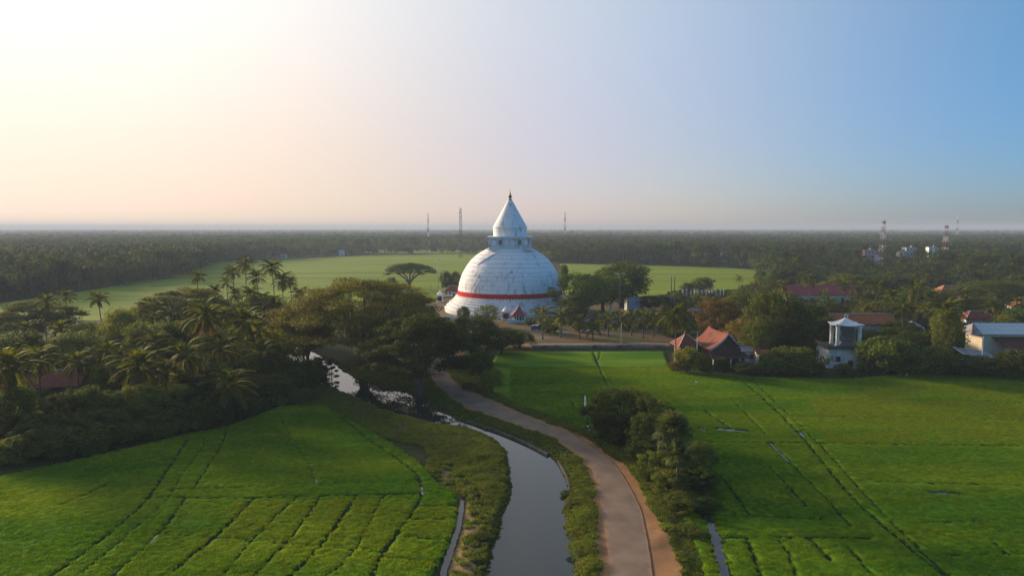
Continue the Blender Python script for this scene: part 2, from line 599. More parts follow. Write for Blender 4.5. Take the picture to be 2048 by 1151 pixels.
def empty(name, loc, rz=0.0, label=None, cat=None, group=None):
    o = bpy.data.objects.new(name, None)
    o.location = loc
    o.rotation_euler = (0, 0, rz)
    link(o)
    return tag(o, label, cat, group)


def np_mesh(name, V, F, mat=None, smooth_=False):
    """V (n,3), F (m,k) all faces with k corners"""
    me = bpy.data.meshes.new(name)
    V = np.asarray(V, np.float32)
    F = np.asarray(F, np.int32)
    k = F.shape[1]
    me.vertices.add(len(V))
    me.vertices.foreach_set('co', V.ravel())
    me.loops.add(F.size)
    me.loops.foreach_set('vertex_index', F.ravel())
    me.polygons.add(len(F))
    me.polygons.foreach_set('loop_start', np.arange(len(F), dtype=np.int32) * k)
    me.polygons.foreach_set('loop_total', np.full(len(F), k, np.int32))
    if smooth_:
        me.polygons.foreach_set('use_smooth', np.ones(len(F), bool))
    me.update(calc_edges=True)
    if mat:
        me.materials.append(mat)
    return me


class MB:
    """collects shapes into one mesh"""

    def __init__(s):
        s.v, s.f = [], []

    def add(s, vs, fs):
        b = len(s.v)
        s.v += [tuple(p) for p in vs]
        s.f += [tuple(b + i for i in f) for f in fs]
        return s

    def box(s, c, d, rz=0.0, tilt=None):
        hx, hy, hz = d[0] / 2, d[1] / 2, d[2] / 2
        vs = [Vector((x, y, z)) for x in (-hx, hx) for y in (-hy, hy) for z in (-hz, hz)]
        if tilt is not None:
            vs = [tilt @ p for p in vs]
        ca, sa = math.cos(rz), math.sin(rz)
        vs = [(c[0] + p.x * ca - p.y * sa, c[1] + p.x * sa + p.y * ca, c[2] + p.z) for p in vs]
        return s.add(vs, [(0, 1, 3, 2), (4, 6, 7, 5), (0, 4, 5, 1), (2, 3, 7, 6), (0, 2, 6, 4), (1, 5, 7, 3)])

    def tube(s, pts, rad, n=7, cap=True):
        pts = [Vector(p) for p in pts]
        k = len(pts)
        if not hasattr(rad, '__len__'):
            rad = [rad] * k
        rings = []
        for i, p in enumerate(pts):
            t = (pts[min(i + 1, k - 1)] - pts[max(i - 1, 0)])
            if t.length < 1e-6:
                t = Vector((0, 0, 1))
            t.normalize()
            a = t.cross(Vector((0, 0, 1)) if abs(t.z) < 0.95 else Vector((1, 0, 0))).normalized()
            b = t.cross(a)
            rings.append([p + (a * math.cos(2 * math.pi * j / n) + b * math.sin(2 * math.pi * j / n)) * rad[i] for j in range(n)])
        base = len(s.v)
        for r_ in rings:
            s.v += [tuple(q) for q in r_]
        for i in range(k - 1):
            for j in range(n):
                a0 = base + i * n + j
                a1 = base + i * n + (j + 1) % n
                s.f.append((a0, a0 + n, a1 + n, a1))
        if cap:
            s.f.append(tuple(base + j for j in range(n)))
            s.f.append(tuple(base + (k - 1) * n + (n - 1 - j) for j in range(n)))
        return s

    def bar(s, a, b, w):
        return s.tube([a, b], w, 4)

    def lathe(s, prof, n=64, c=(0, 0, 0), cap_top=False, cap_bot=False):
        base = len(s.v)
        for r_, z in prof:
            for j in range(n):
                a = 2 * math.pi * j / n
                s.v.append((c[0] + r_ * math.cos(a), c[1] + r_ * math.sin(a), c[2] + z))
        for i in range(len(prof) - 1):
            for j in range(n):
                a0 = base + i * n + j
                a1 = base + i * n + (j + 1) % n
                s.f.append((a0, a1, a1 + n, a0 + n))
        if cap_bot:
            s.f.append(tuple(base + n - 1 - j for j in range(n)))
        if cap_top:
            s.f.append(tuple(base + (len(prof) - 1) * n + j for j in range(n)))
        return s

    def prism(s, poly, z0, z1):
        n = len(poly)
        vs = [(p[0], p[1], z0) for p in poly] + [(p[0], p[1], z1) for p in poly]
        fs = [tuple(range(n - 1, -1, -1)), tuple(range(n, 2 * n))]
        fs += [(i, (i + 1) % n, n + (i + 1) % n, n + i) for i in range(n)]
        return s.add(vs, fs)

    def mesh(s, name, mat, smooth_=False):
        me = bpy.data.meshes.new(name)
        me.from_pydata(s.v, [], s.f)
        me.materials.append(mat)
        if smooth_:
            for p in me.polygons:
                p.use_smooth = True
        me.update()
        return me

    def build(s, name, mat, parent=None, smooth_=False):
        return link(bpy.data.objects.new(name, s.mesh(name, mat, smooth_)), parent)


def mesh_obj(name, me, parent=None):
    return link(bpy.data.objects.new(name, me), parent)


# ------------------------------------------------------------------ courses of road, canal, fields (traced on the ground)
ROAD_L = [(1238, 1500), (1228, 1300), (1220, 1151), (1208, 1060), (1195, 975), (1171, 921), (1114, 880), (1052, 856), (991, 833), (950, 819), (905, 795), (872, 765), (858, 738), (868, 712), (905, 697), (960, 690), (1050, 686.5), (1340, 684.5)]
ROAD_R = [(1335, 1500), (1318, 1300), (1306, 1151), (1294, 1073), (1277, 1007), (1232, 930), (1195, 901), (1146, 868), (1085, 844), (1011, 815), (975, 799), (930, 777), (902, 755), (895, 738), (902, 720), (930, 703), (975, 695), (1050, 691.5), (1340, 689.5)]
road_l = resample(GL(ROAD_L, 0.0), 1.5)
road_r = resample(GL(ROAD_R, 0.0), 1.5)


def even(pts, n):
    seg = np.r_[0, np.cumsum(np.hypot(*np.diff(pts, axis=0).T))]
    t = np.linspace(0, seg[-1], n)
    return np.c_[np.interp(t, seg, pts[:, 0]), np.interp(t, seg, pts[:, 1])]


# pair the two edges by matched control points
def paired(A, B, sub):
    a, b = [], []
    pa, pb = GL(A, 0.0), GL(B, 0.0)
    n = len(pa)
    for i in range(n - 1):
        for arr, src in ((a, pa), (b, pb)):
            p0, p1, p2, p3 = src[max(i - 1, 0)], src[i], src[i + 1], src[min(i + 2, n - 1)]
            for j in range(sub):
                t = j / sub
                arr.append(0.5 * (2 * p1 + (p2 - p0) * t + (2 * p0 - 5 * p1 + 4 * p2 - p3) * t * t + (3 * p1 - p0 - 3 * p2 + p3) * t ** 3))
    a.append(pa[-1])
    b.append(pb[-1])
    return np.array(a), np.array(b)


RL, RR = paired(ROAD_L[:-1], [ROAD_R[0], ROAD_R[1], ROAD_R[2], ROAD_R[3], ROAD_R[4], ROAD_R[5], ROAD_R[6], ROAD_R[7], ROAD_R[8], ROAD_R[9], ROAD_R[11], ROAD_R[12], ROAD_R[13], ROAD_R[14], ROAD_R[15], ROAD_R[16], ROAD_R[17]], 10)
e1, e2 = GL([ROAD_L[-1]], 0.0), GL([ROAD_R[-1]], 0.0)
RL = np.vstack([RL, e1])
RR = np.vstack([RR, e2])
RC = (RL + RR) / 2

CAN_L = [(930, 1500), (962, 1260), (979, 1151), (995, 1089), (1011, 1028), (1026, 983), (1020, 942), (1013, 901), (984, 874), (943, 860), (892, 850), (853, 842), (800, 828), (759, 815), (696, 788), (665, 774), (604, 759), (560, 735), (520, 705)]
CAN_R = [(1130, 1500), (1142, 1260), (1142, 1151), (1140, 1114), (1134, 1073), (1126, 1020), (1134, 975), (1126, 946), (1101, 913), (1052, 889), (991, 864), (931, 845), (876, 821), (813, 786), (727, 762), (700, 750), (657, 722), (621, 703), (590, 685)]
WZ = -0.75
can_l = resample(GL(CAN_L, WZ), 2.0)
can_r = resample(GL(CAN_R, WZ), 2.0)
CANAL = np.vstack([can_l, can_r[::-1]])

F_LEFT = GL([(-600, 1120), (0, 952), (200, 908), (370, 868), (450, 853), (560, 812), (640, 806), (690, 830), (740, 856), (800, 894), (850, 930), (880, 966), (918, 985), (916, 1040), (900, 1090), (866, 1151), (835, 1290), (-900, 1290)], -0.2)
F_RIGHT = GL([(992, 703), (1330, 702), (1345, 742), (1500, 754), (1700, 757), (1830, 746), (2048, 742), (2500, 742), (3000, 1290), (1450, 1290), (1405, 1151), (1372, 1060), (1335, 990), (1296, 940), (1245, 900), (1185, 866), (1112, 836), (1030, 806), (985, 783), (978, 740)], -0.2)
DITCH = GL([(880, 1240), (888, 1151), (905, 1100), (920, 1040), (927, 995)], -0.4)
SANDLINE = GL([(925, 1260), (915, 1151), (925, 1090), (940, 1030), (930, 990), (905, 960), (885, 935)], -0.2)


def ground_parts(X, Y):
    X = np.asarray(X, float)
    Y = np.asarray(Y, float)
    far = (np.abs(X) > 260) | (Y > 420) | (Y < 20)
    h = np.full(X.shape, -0.5)
    n = ~far
    if n.any():
        x, y = X[n], Y[n]
        dr = dist_line(x, y, RC)
        half = 5.2
        hh = np.full(x.shape, -0.5)
        hh = hh + (0.47) * (1 - smooth(half, half + 2.5, dr))
        dc = np.minimum(dist_line(x, y, np.vstack([CANAL, CANAL[:1]])), 50)
        ins = inside(x, y, CANAL)
        sd = np.where(ins, -dc, dc)
        bank = 0.22 * (1 - smooth(5.0, 10.0, sd)) * smooth(half, half + 3, dr)
        hh = hh + bank + 0.25 * (vnoise(x * 0.35, y * 0.35, 5) - 0.5) * smooth(half - 0.4, half + 2, dr) * (1 - smooth(10, 16, sd))
        k = smooth(-1.7, 1.5, sd + 0.7 * (vnoise(x * 0.6, y * 0.6, 9) - 0.5))
        hh = -1.9 + (hh + 1.9) * k
        dd = dist_line(x, y, DITCH)
        hh = hh - 0.45 * (1 - smooth(0.3, 1.6, dd)) * (hh > -0.6)
        h[n] = hh
    return h


def ground(x, y):
    return float(ground_parts(np.array([x]), np.array([y]))[0])


# ------------------------------------------------------------------ terrain sheet
def axis(lo, hi, step, far_, grow=1.35):
    a = list(np.arange(lo, hi + 1e-6, step))
    s, x = step, a[-1]
    while x < far_:
        s *= grow
        x += s
        a.append(x)
    s, x, b = step, a[0], []
    while x > -far_:
        s *= grow
        x -= s
        b.append(x)
    return np.array(b[::-1] + a)


gx = axis(-75, 45, 0.8, 16000)
gy = axis(48, 262, 0.8, 16000)
gy = gy[gy > -400]
GX, GY = np.meshgrid(gx, gy)
GZ = ground_parts(GX.ravel(), GY.ravel()).reshape(GX.shape)
nx, ny = len(gx), len(gy)
V = np.c_[GX.ravel(), GY.ravel(), GZ.ravel()]
I = np.arange(nx * ny).reshape(ny, nx)
F = np.stack([I[:-1, :-1], I[:-1, 1:], I[1:, 1:], I[1:, :-1]], -1).reshape(-1, 4)
me = np_mesh('ground', V, F, M['ground'], True)
sand = (1 - smooth(0.8, 3.2, dist_line(GX.ravel(), GY.ravel(), SANDLINE)))
sand = np.maximum(sand, 0.6 * (1 - smooth(5.0, 8.0, dist_line(GX.ravel(), GY.ravel(), RC))))
at = me.attributes.new('sand', 'FLOAT', 'POINT')
at.data.foreach_set('value', (sand * 0.6).astype(np.float32))
tag(mesh_obj('ground', me), 'dark grassy earth reaching to the horizon', None, None, 'structure')


def ribbon(name, A, B, z, mat, kind='structure', label=None, cols=6, crown=0.0, jit=0.0, seed=1, parent=None):
    n = len(A)
    rs = np.random.RandomState(seed)
    ts = np.linspace(0, 1, cols)
    V = []
    for i in range(n):
        ja = jit * (rs.rand() - 0.5) * 2
        jb = jit * (rs.rand() - 0.5) * 2
        d = (B[i] - A[i])
        d = d / (np.linalg.norm(d) + 1e-9)
        a, b = A[i] + d * ja, B[i] + d * jb
        for t in ts:
            p = a + (b - a) * t
            V.append((p[0], p[1], z + crown * (1 - (2 * t - 1) ** 2)))
    I = np.arange(n * cols).reshape(n, cols)
    F = np.stack([I[:-1, :-1], I[:-1, 1:], I[1:, 1:], I[1:, :-1]], -1).reshape(-1, 4)
    me_ = np_mesh(name, np.array(V), F, mat, True)
    at_ = me_.attributes.new('edge', 'FLOAT', 'POINT')
    at_.data.foreach_set('value', np.tile(0.62 * np.abs(2 * ts - 1) ** 3 + 0.16 * np.exp(-((np.abs(2 * ts - 1) - 0.42) / 0.10) ** 2), n).astype(np.float32))
    o = mesh_obj(name, me_, parent)
    if parent is None:
        tag(o, label, None, None, kind)
    return o


def offs(A, B, da, db):
    d = B - A
    d = d / np.linalg.norm(d, axis=1)[:, None]
    return A - d * da[:, None], B + d * db[:, None]


n_r = len(RL)
yy = RC[:, 1]
near = np.clip((150 - yy) / 70, 0, 1)
mid = np.exp(-((yy - 138) / 28) ** 2)
SL, SR = offs(RL, RR, 1.0 + 0.5 * near + 0.9 * mid, 1.0 + 2.4 * near + 0.5 * mid)
ribbon('road_shoulder', SL, SR, 0.03, M['earth'], label='orange laterite earth strip along both edges of the road', cols=8, jit=0.35, seed=3)
road = ribbon('road', RL, RR, 0.05, M['asphalt'], label='narrow grey asphalt road curving along the canal', cols=13, crown=0.05, jit=0.14, seed=4)
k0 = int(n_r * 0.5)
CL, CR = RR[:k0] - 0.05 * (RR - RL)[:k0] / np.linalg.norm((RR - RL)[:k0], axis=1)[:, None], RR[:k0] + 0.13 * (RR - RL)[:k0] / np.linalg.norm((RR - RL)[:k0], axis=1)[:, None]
ribbon('edge_crack_shade', CL, CR, 0.062, M['crack_shade'], cols=2, jit=0.03, seed=5, parent=road)  # dark strip along the edge gap, the step's small shadow painted in

# canal water
b = MB()
nl, nr_ = even(can_l, 80), even(can_r, 80)
V, F = [], []
for i in range(80):
    for t in np.linspace(-0.12, 1.12, 8):
        p = nl[i] + (nr_[i] - nl[i]) * t
        V.append((p[0], p[1], WZ))
I = np.arange(80 * 8).reshape(80, 8)
F = np.stack([I[:-1, :-1], I[:-1, 1:], I[1:, 1:], I[1:, :-1]], -1).reshape(-1, 4)
tag(mesh_obj('canal_water', np_mesh('canal_water', V, F, M['canal'], True)), 'still grey water of the winding irrigation canal', None, None, 'structure')


# ------------------------------------------------------------------ rice fields
LINES_L = [
    [(375, 878), (358, 905), (300, 990), (240, 1050), (105, 1151), (0, 1230)],
    [(400, 870), (407, 890), (370, 940), (335, 995), (260, 1065), (160, 1151), (60, 1250)],
    [(450, 856), (445, 885), (385, 980)],
    [(370, 997), (320, 1065), (225, 1151), (140, 1250)],
    [(560, 832), (590, 885), (620, 935), (632, 968)],
    [(680, 832), (740, 880), (790, 915), (830, 945), (845, 985), (820, 1030), (770, 1100), (745, 1151), (700, 1240)],
    [(594, 992), (500, 1084), (430, 1170)],
    [(643, 992), (586, 1068), (500, 1160)],
    [(713, 992), (641, 1092), (570, 1160)],
    [(766, 992), (711, 1096), (645, 1160)],
    [(510, 995), (445, 1060), (350, 1140)],
    [(830, 930), (872, 924)], [(800, 906), (838, 898)], [(760, 876), (810, 872)],
    [(845, 962), (884, 957)], [(840, 1012), (917, 1010)], [(818, 1038), (907, 1038)],
    [(800, 1072), (900, 1080)], [(775, 1115), (872, 1124)],
    [(310, 1068), (450, 1076), (578, 1088), (774, 1104)],
    [(300, 994), (480, 996), (640, 991), (840, 988)], [(345, 980), (560, 971), (842, 962)],
    [(230, 960), (180, 985), (120, 1010)],
]
LINES_R = [
    [(1470, 752), (1530, 800), (1600, 870), (1700, 990), (1800, 1080), (1890, 1151), (2000, 1240)],
    [(1500, 756), (1560, 812), (1640, 890), (1740, 1000), (1850, 1110), (1900, 1151)],
    [(1540, 885), (1580, 925), (1660, 1005), (1700, 1052)],
    [(1000, 770), (1200, 768), (1420, 776)],
    [(1580, 833), (1800, 836), (2100, 842)],
    [(1390, 884), (1600, 885), (1800, 889), (2200, 893)],
    [(1720, 962), (1880, 967), (2200, 975)],
    [(1400, 1028), (1470, 1030), (1650, 1038)],
    [(1420, 1075), (1560, 1074), (1740, 1076)],
    [(1880, 1110), (2048, 1108), (2300, 1110)],
    [(1186, 704), (1200, 740), (1215, 772)],
    [(1200, 704), (1196, 720)],
    [(1170, 790), (1172, 830), (1182, 866)], [(1140, 800), (1150, 814)],
    [(1450, 785), (1490, 825), (1530, 868)], [(1410, 822), (1470, 862)],
    [(1380, 790), (1450, 800), (1520, 790)],
    [(1540, 935), (1575, 970), (1612, 1012)],
    [(1488, 1076), (1505, 1105), (1520, 1150)], [(1555, 1076), (1575, 1105), (1590, 1150)],
    [(1620, 1078), (1660, 1120)], [(1690, 1090), (1750, 1151), (1800, 1200)],
    [(1760, 760), (1800, 775), (1840, 790)], [(1990, 745), (2048, 765)],
    [(1600, 802), (1800, 800), (2048, 806)], [(1440, 950), (1500, 1030)], [(1980, 1080), (2020, 1110)],
    [(1395, 1010), (1425, 1050), (1440, 1100), (1462, 1151)],
    ([(1436, 857), (1460, 860), (1494, 862)], 1.6), ([(1400, 855), (1412, 862)], 0.9), ([(1170, 790), (1171, 812), (1174, 834)], 0.8), ([(1174, 850), (1182, 866)], 0.8), ([(1540, 885), (1560, 905), (1580, 925)], 0.7), ([(1598, 862), (1610, 875)], 0.8), ([(1860, 985), (1890, 985), (1920, 988)], 1.0), ([(1395, 1005), (1420, 1045), (1432, 1080), (1445, 1130), (1462, 1190)], 1.4),
    [(1850, 1045), (1990, 1042)], [(1010, 735), (1180, 733), (1335, 737)], [(1600, 780), (1740, 779)],
]
WIDE = {0: 0.8}


def rice_field(name, poly, lines, step, label, seed, xlim, ylim, wid):
    x = np.arange(xlim[0], xlim[1], step)
    y = np.arange(ylim[0], ylim[1], step)
    X, Y = np.meshgrid(x, y)
    Xr, Yr = X.ravel(), Y.ravel()
    ins = inside(Xr, Yr, poly)
    de = dist_line(Xr, Yr, np.vstack([poly, poly[:1]]))
    groove = np.zeros(Xr.shape)
    for i, l in enumerate(lines):
        l, w = l if isinstance(l, tuple) else (l, wid[i % len(wid)])
        d = dist_line(Xr + 0.25 * (vnoise(Xr * .7, Yr * .7, 3) - .5), Yr + 0.25 * (vnoise(Xr * .7, Yr * .7, 4) - .5), resample(GL(l, -0.2), 2.0))
        groove = np.maximum(groove, 1 - smooth(w * 0.45, w, d))
    h = -0.05 + 0.06 * (vnoise(Xr * 0.8, Yr * 0.8, seed) - 0.5) + 0.10 * (vnoise(Xr * 2.1, Yr * 2.1, seed + 1) - 0.5) + 0.05 * (vnoise(Xr * 0.12, Yr * 0.3, seed + 2) - .5)
    h = h - np.maximum(0.24 * groove, 0.42 * (1 - smooth(0.05, 0.8, de)))
    idx = -np.ones(Xr.shape, int)
    idx[ins] = np.arange(ins.sum())
    Ig = idx.reshape(X.shape)
    F = np.stack([Ig[:-1, :-1], Ig[:-1, 1:], Ig[1:, 1:], Ig[1:, :-1]], -1).reshape(-1, 4)
    F = F[(F >= 0).all(1)]
    V = np.c_[Xr, Yr, h][ins]
    me = np_mesh(name, V, F, M['rice'], True)
    a = me.attributes.new('mud', 'FLOAT', 'POINT')
    a.data.foreach_set('value', (groove[ins] * 0.75).astype(np.float32))
    o = mesh_obj(name, me)
    tag(o, label, 'rice field', 'flooded rice fields', 'stuff')
    return o


WID = [0.55, 0.34, 0.42, 0.5, 0.32]
rice_field('rice_field', F_LEFT, LINES_L, 0.4, 'bright green rice field left of the canal with furrows', 1, (-112, 0), (62, 170), WID)
rice_field('rice_field', F_RIGHT, LINES_R, 0.45, 'green rice field right of the curving road', 7, (-8, 235), (62, 226), WID)


# ------------------------------------------------------------------ scatter (only for uncountable stuff)
def scatter(name, pts, rot, scl, idx, protos, label, cat):
    me = bpy.data.meshes.new(name)
    n = len(pts)
    me.vertices.add(n)
    me.vertices.foreach_set('co', np.asarray(pts, np.float32).ravel())
    a = me.attributes.new('rot', 'FLOAT_VECTOR', 'POINT')
    a.data.foreach_set('vector', np.asarray(rot, np.float32).ravel())
    a = me.attributes.new('scl', 'FLOAT_VECTOR', 'POINT')
    a.data.foreach_set('vector', np.asarray(scl, np.float32).ravel())
    a = me.attributes.new('idx', 'INT', 'POINT')
    a.data.foreach_set('value', np.asarray(idx, np.int32))
    o = mesh_obj(name, me)
    c = bpy.data.collections.new(name + '_kinds')
    for i, pm in enumerate(protos):
        c.objects.link(bpy.data.objects.new('%s_kind_%02d' % (name, i), pm))
    ng = bpy.data.node_groups.new(name + '_nodes', 'GeometryNodeTree')
    ng.interface.new_socket('Geometry', in_out='INPUT', socket_type='NodeSocketGeometry')
    ng.interface.new_socket('Geometry', in_out='OUTPUT', socket_type='NodeSocketGeometry')
    N, L = ng.nodes, ng.links
    gi, go = N.new('NodeGroupInput'), N.new('NodeGroupOutput')
    ci = N.new('GeometryNodeCollectionInfo')
    ci.inputs['Collection'].default_value = c
    ci.inputs['Separate Children'].default_value = True
    ci.inputs['Reset Children'].default_value = True
    ip = N.new('GeometryNodeInstanceOnPoints')
    ip.inputs['Pick Instance'].default_value = True

    def na(nm, t):
        q = N.new('GeometryNodeInputNamedAttribute')
        q.data_type = t
        q.inputs['Name'].default_value = nm
        return q.outputs['Attribute']
    L.new(gi.outputs[0], ip.inputs['Points'])
    L.new(ci.outputs[0], ip.inputs['Instance'])
    L.new(na('idx', 'INT'), ip.inputs['Instance Index'])
    L.new(na('rot', 'FLOAT_VECTOR'), ip.inputs['Rotation'])
    L.new(na('scl', 'FLOAT_VECTOR'), ip.inputs['Scale'])
    L.new(ip.outputs[0], go.inputs[0])
    md = o.modifiers.new('scatter', 'NODES')
    md.node_group = ng
    tag(o, label, cat, None, 'stuff')
    return o


def blades(n, rad, h, w, lean, seed, mat, name):
    rs = np.random.RandomState(seed)
    r_ = rad * np.sqrt(rs.rand(n))
    a = rs.rand(n) * 6.283
    bx, by = r_ * np.cos(a), r_ * np.sin(a)
    hh = h * (0.6 + 0.6 * rs.rand(n))
    la = rs.rand(n) * 6.283
    le = lean * hh * (0.3 + rs.rand(n))
    pa = rs.rand(n) * 6.283
    wx, wy = np.cos(pa) * w, np.sin(pa) * w
    V = np.zeros((n, 4, 3))
    V[:, 0] = np.c_[bx - wx, by - wy, np.zeros(n)]
    V[:, 1] = np.c_[bx + wx, by + wy, np.zeros(n)]
    mx, my = bx + 0.4 * le * np.cos(la), by + 0.4 * le * np.sin(la)
    V[:, 2] = np.c_[mx + wx * .8, my + wy * .8, hh * .65]
    V[:, 3] = np.c_[bx + le * np.cos(la), by + le * np.sin(la), hh]
    return np_mesh(name, V.reshape(-1, 3), np.arange(n * 4).reshape(-1, 4), mat)


M['blade_yellow'] = leaf_mat('ripening_rice_blade', (0.105, 0.165, 0.004), (0.185, 0.235, 0.006), 0.42, 0.2)
YELLOW = [GL([(470, 1002), (790, 996), (832, 1000), (770, 1098), (570, 1086), (440, 1070)], -0.2), GL([(845, 1010), (917, 1010), (900, 1085), (800, 1070)], -0.2), GL([(1620, 800), (1800, 770), (2100, 780), (2100, 886), (1660, 884)], -0.2)]
rice_p = [blades(100, 0.45, 0.32, 0.018, 0.4, 100 + i, M['blade'], 'rice_tuft') for i in range(4)] + [blades(100, 0.45, 0.32, 0.018, 0.4, 110 + i, M['blade_yellow'], 'rice_tuft') for i in range(4)]


def rice_scatter(name, poly, lines, lim, step, label, seed, wid):
    rs = np.random.RandomState(seed)
    x = np.arange(lim[0], lim[1], step)
    y = np.arange(lim[2], lim[3], step)
    X, Y = np.meshgrid(x, y)
    X = X.ravel() + (rs.rand(X.size) - .5) * step
    Y = Y.ravel() + (rs.rand(Y.size) - .5) * step
    k = inside(X, Y, poly) & (np.abs(X) < Y * 0.80 + 6)
    X, Y = X[k], Y[k]
    ok = dist_line(X, Y, np.vstack([poly, poly[:1]])) > 0.5
    for i, l in enumerate(lines):
        l, w = l if isinstance(l, tuple) else (l, wid[i % len(wid)])
        ok &= dist_line(X, Y, resample(GL(l, -0.2), 2.0)) > 0.19 + w * 0.42
    X, Y = X[ok], Y[ok]
    n = len(X)
    s = 0.85 + 0.2 * vnoise(X * 0.25, Y * 0.5, 31) + 0.2 * rs.rand(n)
    yel = np.zeros(n, int)
    for yp in YELLOW:
        yel |= (inside(X, Y, yp) & (vnoise(X * .15, Y * .15, 44) + 0.5 * rs.rand(n) > 0.42)).astype(int)
    scatter(name, np.c_[X, Y, np.full(n, -0.22)], np.c_[np.zeros(n), np.zeros(n), rs.rand(n) * 6.28], np.c_[np.ones(n), np.ones(n), s], rs.randint(0, 4, n) + 4 * yel, rice_p, label, 'rice')


rice_scatter('rice_plants', F_LEFT, LINES_L, (-105, 0, 66, 165), 0.62, 'rice blades standing in the field left of the canal', 11, WID)
rice_scatter('rice_plants', F_RIGHT, LINES_R, (0, 140, 66, 195), 0.66, 'rice blades standing in the field right of the road', 12, WID)

# water lying in ditches and wheel ruts
def puddle(pts, w, label, z=-0.36, seed=0):
    c = resample(GL(pts, z), 0.7)
    rs = np.random.RandomState(seed)
    t = np.gradient(c, axis=0)
    nrm = np.c_[-t[:, 1], t[:, 0]] / (np.linalg.norm(t, axis=1)[:, None] + 1e-9)
    k = np.sin(np.linspace(0.15, math.pi - 0.15, len(c))) ** 0.4
    a = c + nrm * (w * k * (0.8 + 0.4 * rs.rand(len(c))))[:, None]
    b_ = c - nrm * (w * k * (0.8 + 0.4 * rs.rand(len(c))))[:, None]
    V = np.c_[np.vstack([a, b_]), np.full(2 * len(c), z)]
    n = len(c)
    F = np.array([(i, n + i, n + i + 1, i + 1) for i in range(n - 1)])
    o = mesh_obj('puddle', np_mesh('puddle', V, F, M['puddle']))
    return tag(o, label, None, None, 'structure')


puddle([(880, 1250), (886, 1151), (903, 1095), (919, 1040), (926, 990)], 0.42, 'narrow water ditch between rice field and sandy bank', -0.5, 1)
puddle([(1395, 1005), (1420, 1045), (1432, 1080), (1445, 1130), (1462, 1190)], 0.7, 'water ditch in the field behind the vine-covered shrub', -0.22, 2)
puddle([(1436, 857), (1460, 860), (1494, 862)], 0.8, 'bright puddle in the middle of the right field', -0.22, 3)
puddle([(1170, 790), (1171, 812), (1173, 832)], 0.28, 'thin water channel beside the round roadside bush', -0.22, 4)
puddle([(1174, 850), (1182, 866)], 0.3, 'short water channel reaching the roadside verge', -0.22, 5)
puddle([(632, 958), (634, 976)], 0.22, 'small water outlet in the left field bund', -0.2, 6)
puddle([(842, 972), (845, 988)], 0.25, 'small water glint at the bend of the furrow', -0.2, 7)
puddle([(1540, 885), (1560, 905), (1580, 925)], 0.22, 'thin wet rut beside the grassy field track', -0.22, 8)
puddle([(1598, 862), (1610, 875)], 0.3, 'short wet rut on the grassy field track', -0.22, 9)
puddle([(1860, 985), (1890, 985), (1920, 988)], 0.5, 'faint puddle in the far right rice plot', -0.22, 10)
puddle([(1400, 855), (1412, 862)], 0.3, 'tiny puddle beside the bright puddle', -0.22, 11)
puddle([(316, 1068), (300, 1085)], 0.2, 'small glint of water in the leftmost deep furrow', -0.2, 12)

# far fields
def sheet(name, pts, z, mat, label, kind='structure', cat=None, group=None):
    c = GL(pts, z)
    b_ = MB()
    b_.add([(p[0], p[1], z) for p in c], [tuple(range(len(c)))])
    o = b_.build(name, mat)
    return tag(o, label, cat, group, kind)


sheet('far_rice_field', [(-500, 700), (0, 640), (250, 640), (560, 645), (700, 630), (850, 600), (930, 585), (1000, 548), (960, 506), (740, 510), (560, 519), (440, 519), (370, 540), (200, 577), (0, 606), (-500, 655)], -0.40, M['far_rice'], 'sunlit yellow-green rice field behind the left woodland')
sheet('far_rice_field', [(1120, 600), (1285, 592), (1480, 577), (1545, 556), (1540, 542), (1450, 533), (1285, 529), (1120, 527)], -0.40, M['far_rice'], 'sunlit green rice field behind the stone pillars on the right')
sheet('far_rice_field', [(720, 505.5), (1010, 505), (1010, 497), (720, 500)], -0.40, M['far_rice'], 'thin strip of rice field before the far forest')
for pa in ([(380, 545), (560, 548), (900, 541)], [(300, 572), (520, 566), (900, 560)], [(440, 530), (700, 528), (960, 526)], [(1290, 548), (1400, 547), (1530, 548)], [(1300, 562), (1500, 560)], [(1290, 537), (1500, 537)], [(120, 596), (260, 600), (420, 590)]):
    cc = resample(GL(pa, -0.36), 12.0)
    tt = np.gradient(cc, axis=0)
    nn = np.c_[-tt[:, 1], tt[:, 0]] / np.linalg.norm(tt, axis=1)[:, None] * 0.9
    VV = np.c_[np.vstack([cc + nn, cc - nn]), np.full(2 * len(cc), -0.34)]
    FF = np.array([(i, len(cc) + i, len(cc) + i + 1, i + 1) for i in range(len(cc) - 1)])
    tag(mesh_obj('field_bund', np_mesh('field_bund', VV, FF, M['ground'])), 'grassy bund between far rice plots', None, None, 'structure')
sheet('yard', [(850, 600), (960, 590), (1180, 590), (1420, 596), (1500, 640), (1400, 682), (1330, 690), (1000, 692), (930, 660), (860, 660), (790, 640)], -0.43, M['yard'], 'sandy compound ground round the white stupa')

# ------------------------------------------------------------------ canal retaining wall (right bank)
def wall_along(name, pts, z0, z1, th, mat, label, cat, group=None, seg=3.0, part='wall_segment'):
    c = np.asarray(pts, float)
    root = empty(name, (c[0][0], c[0][1], z0), 0, label, cat, group)
    L_ = np.r_[0, np.cumsum(np.hypot(*np.diff(c, axis=0).T))]
    n = max(1, int(L_[-1] / seg))
    q = even(c, n + 1)
    for i in range(n):
        a, e = q[i], q[i + 1]
        ln = math.hypot(e[0] - a[0], e[1] - a[1]) - 0.02
        mb = MB()
        mb.box(((a[0] + e[0]) / 2 - c[0][0], (a[1] + e[1]) / 2 - c[0][1], (z1 - z0) / 2 + 0.01 * (i % 3)), (ln, th, z1 - z0), math.atan2(e[1] - a[1], e[0] - a[0]))
        mb.build(part, mat, root)
    return root


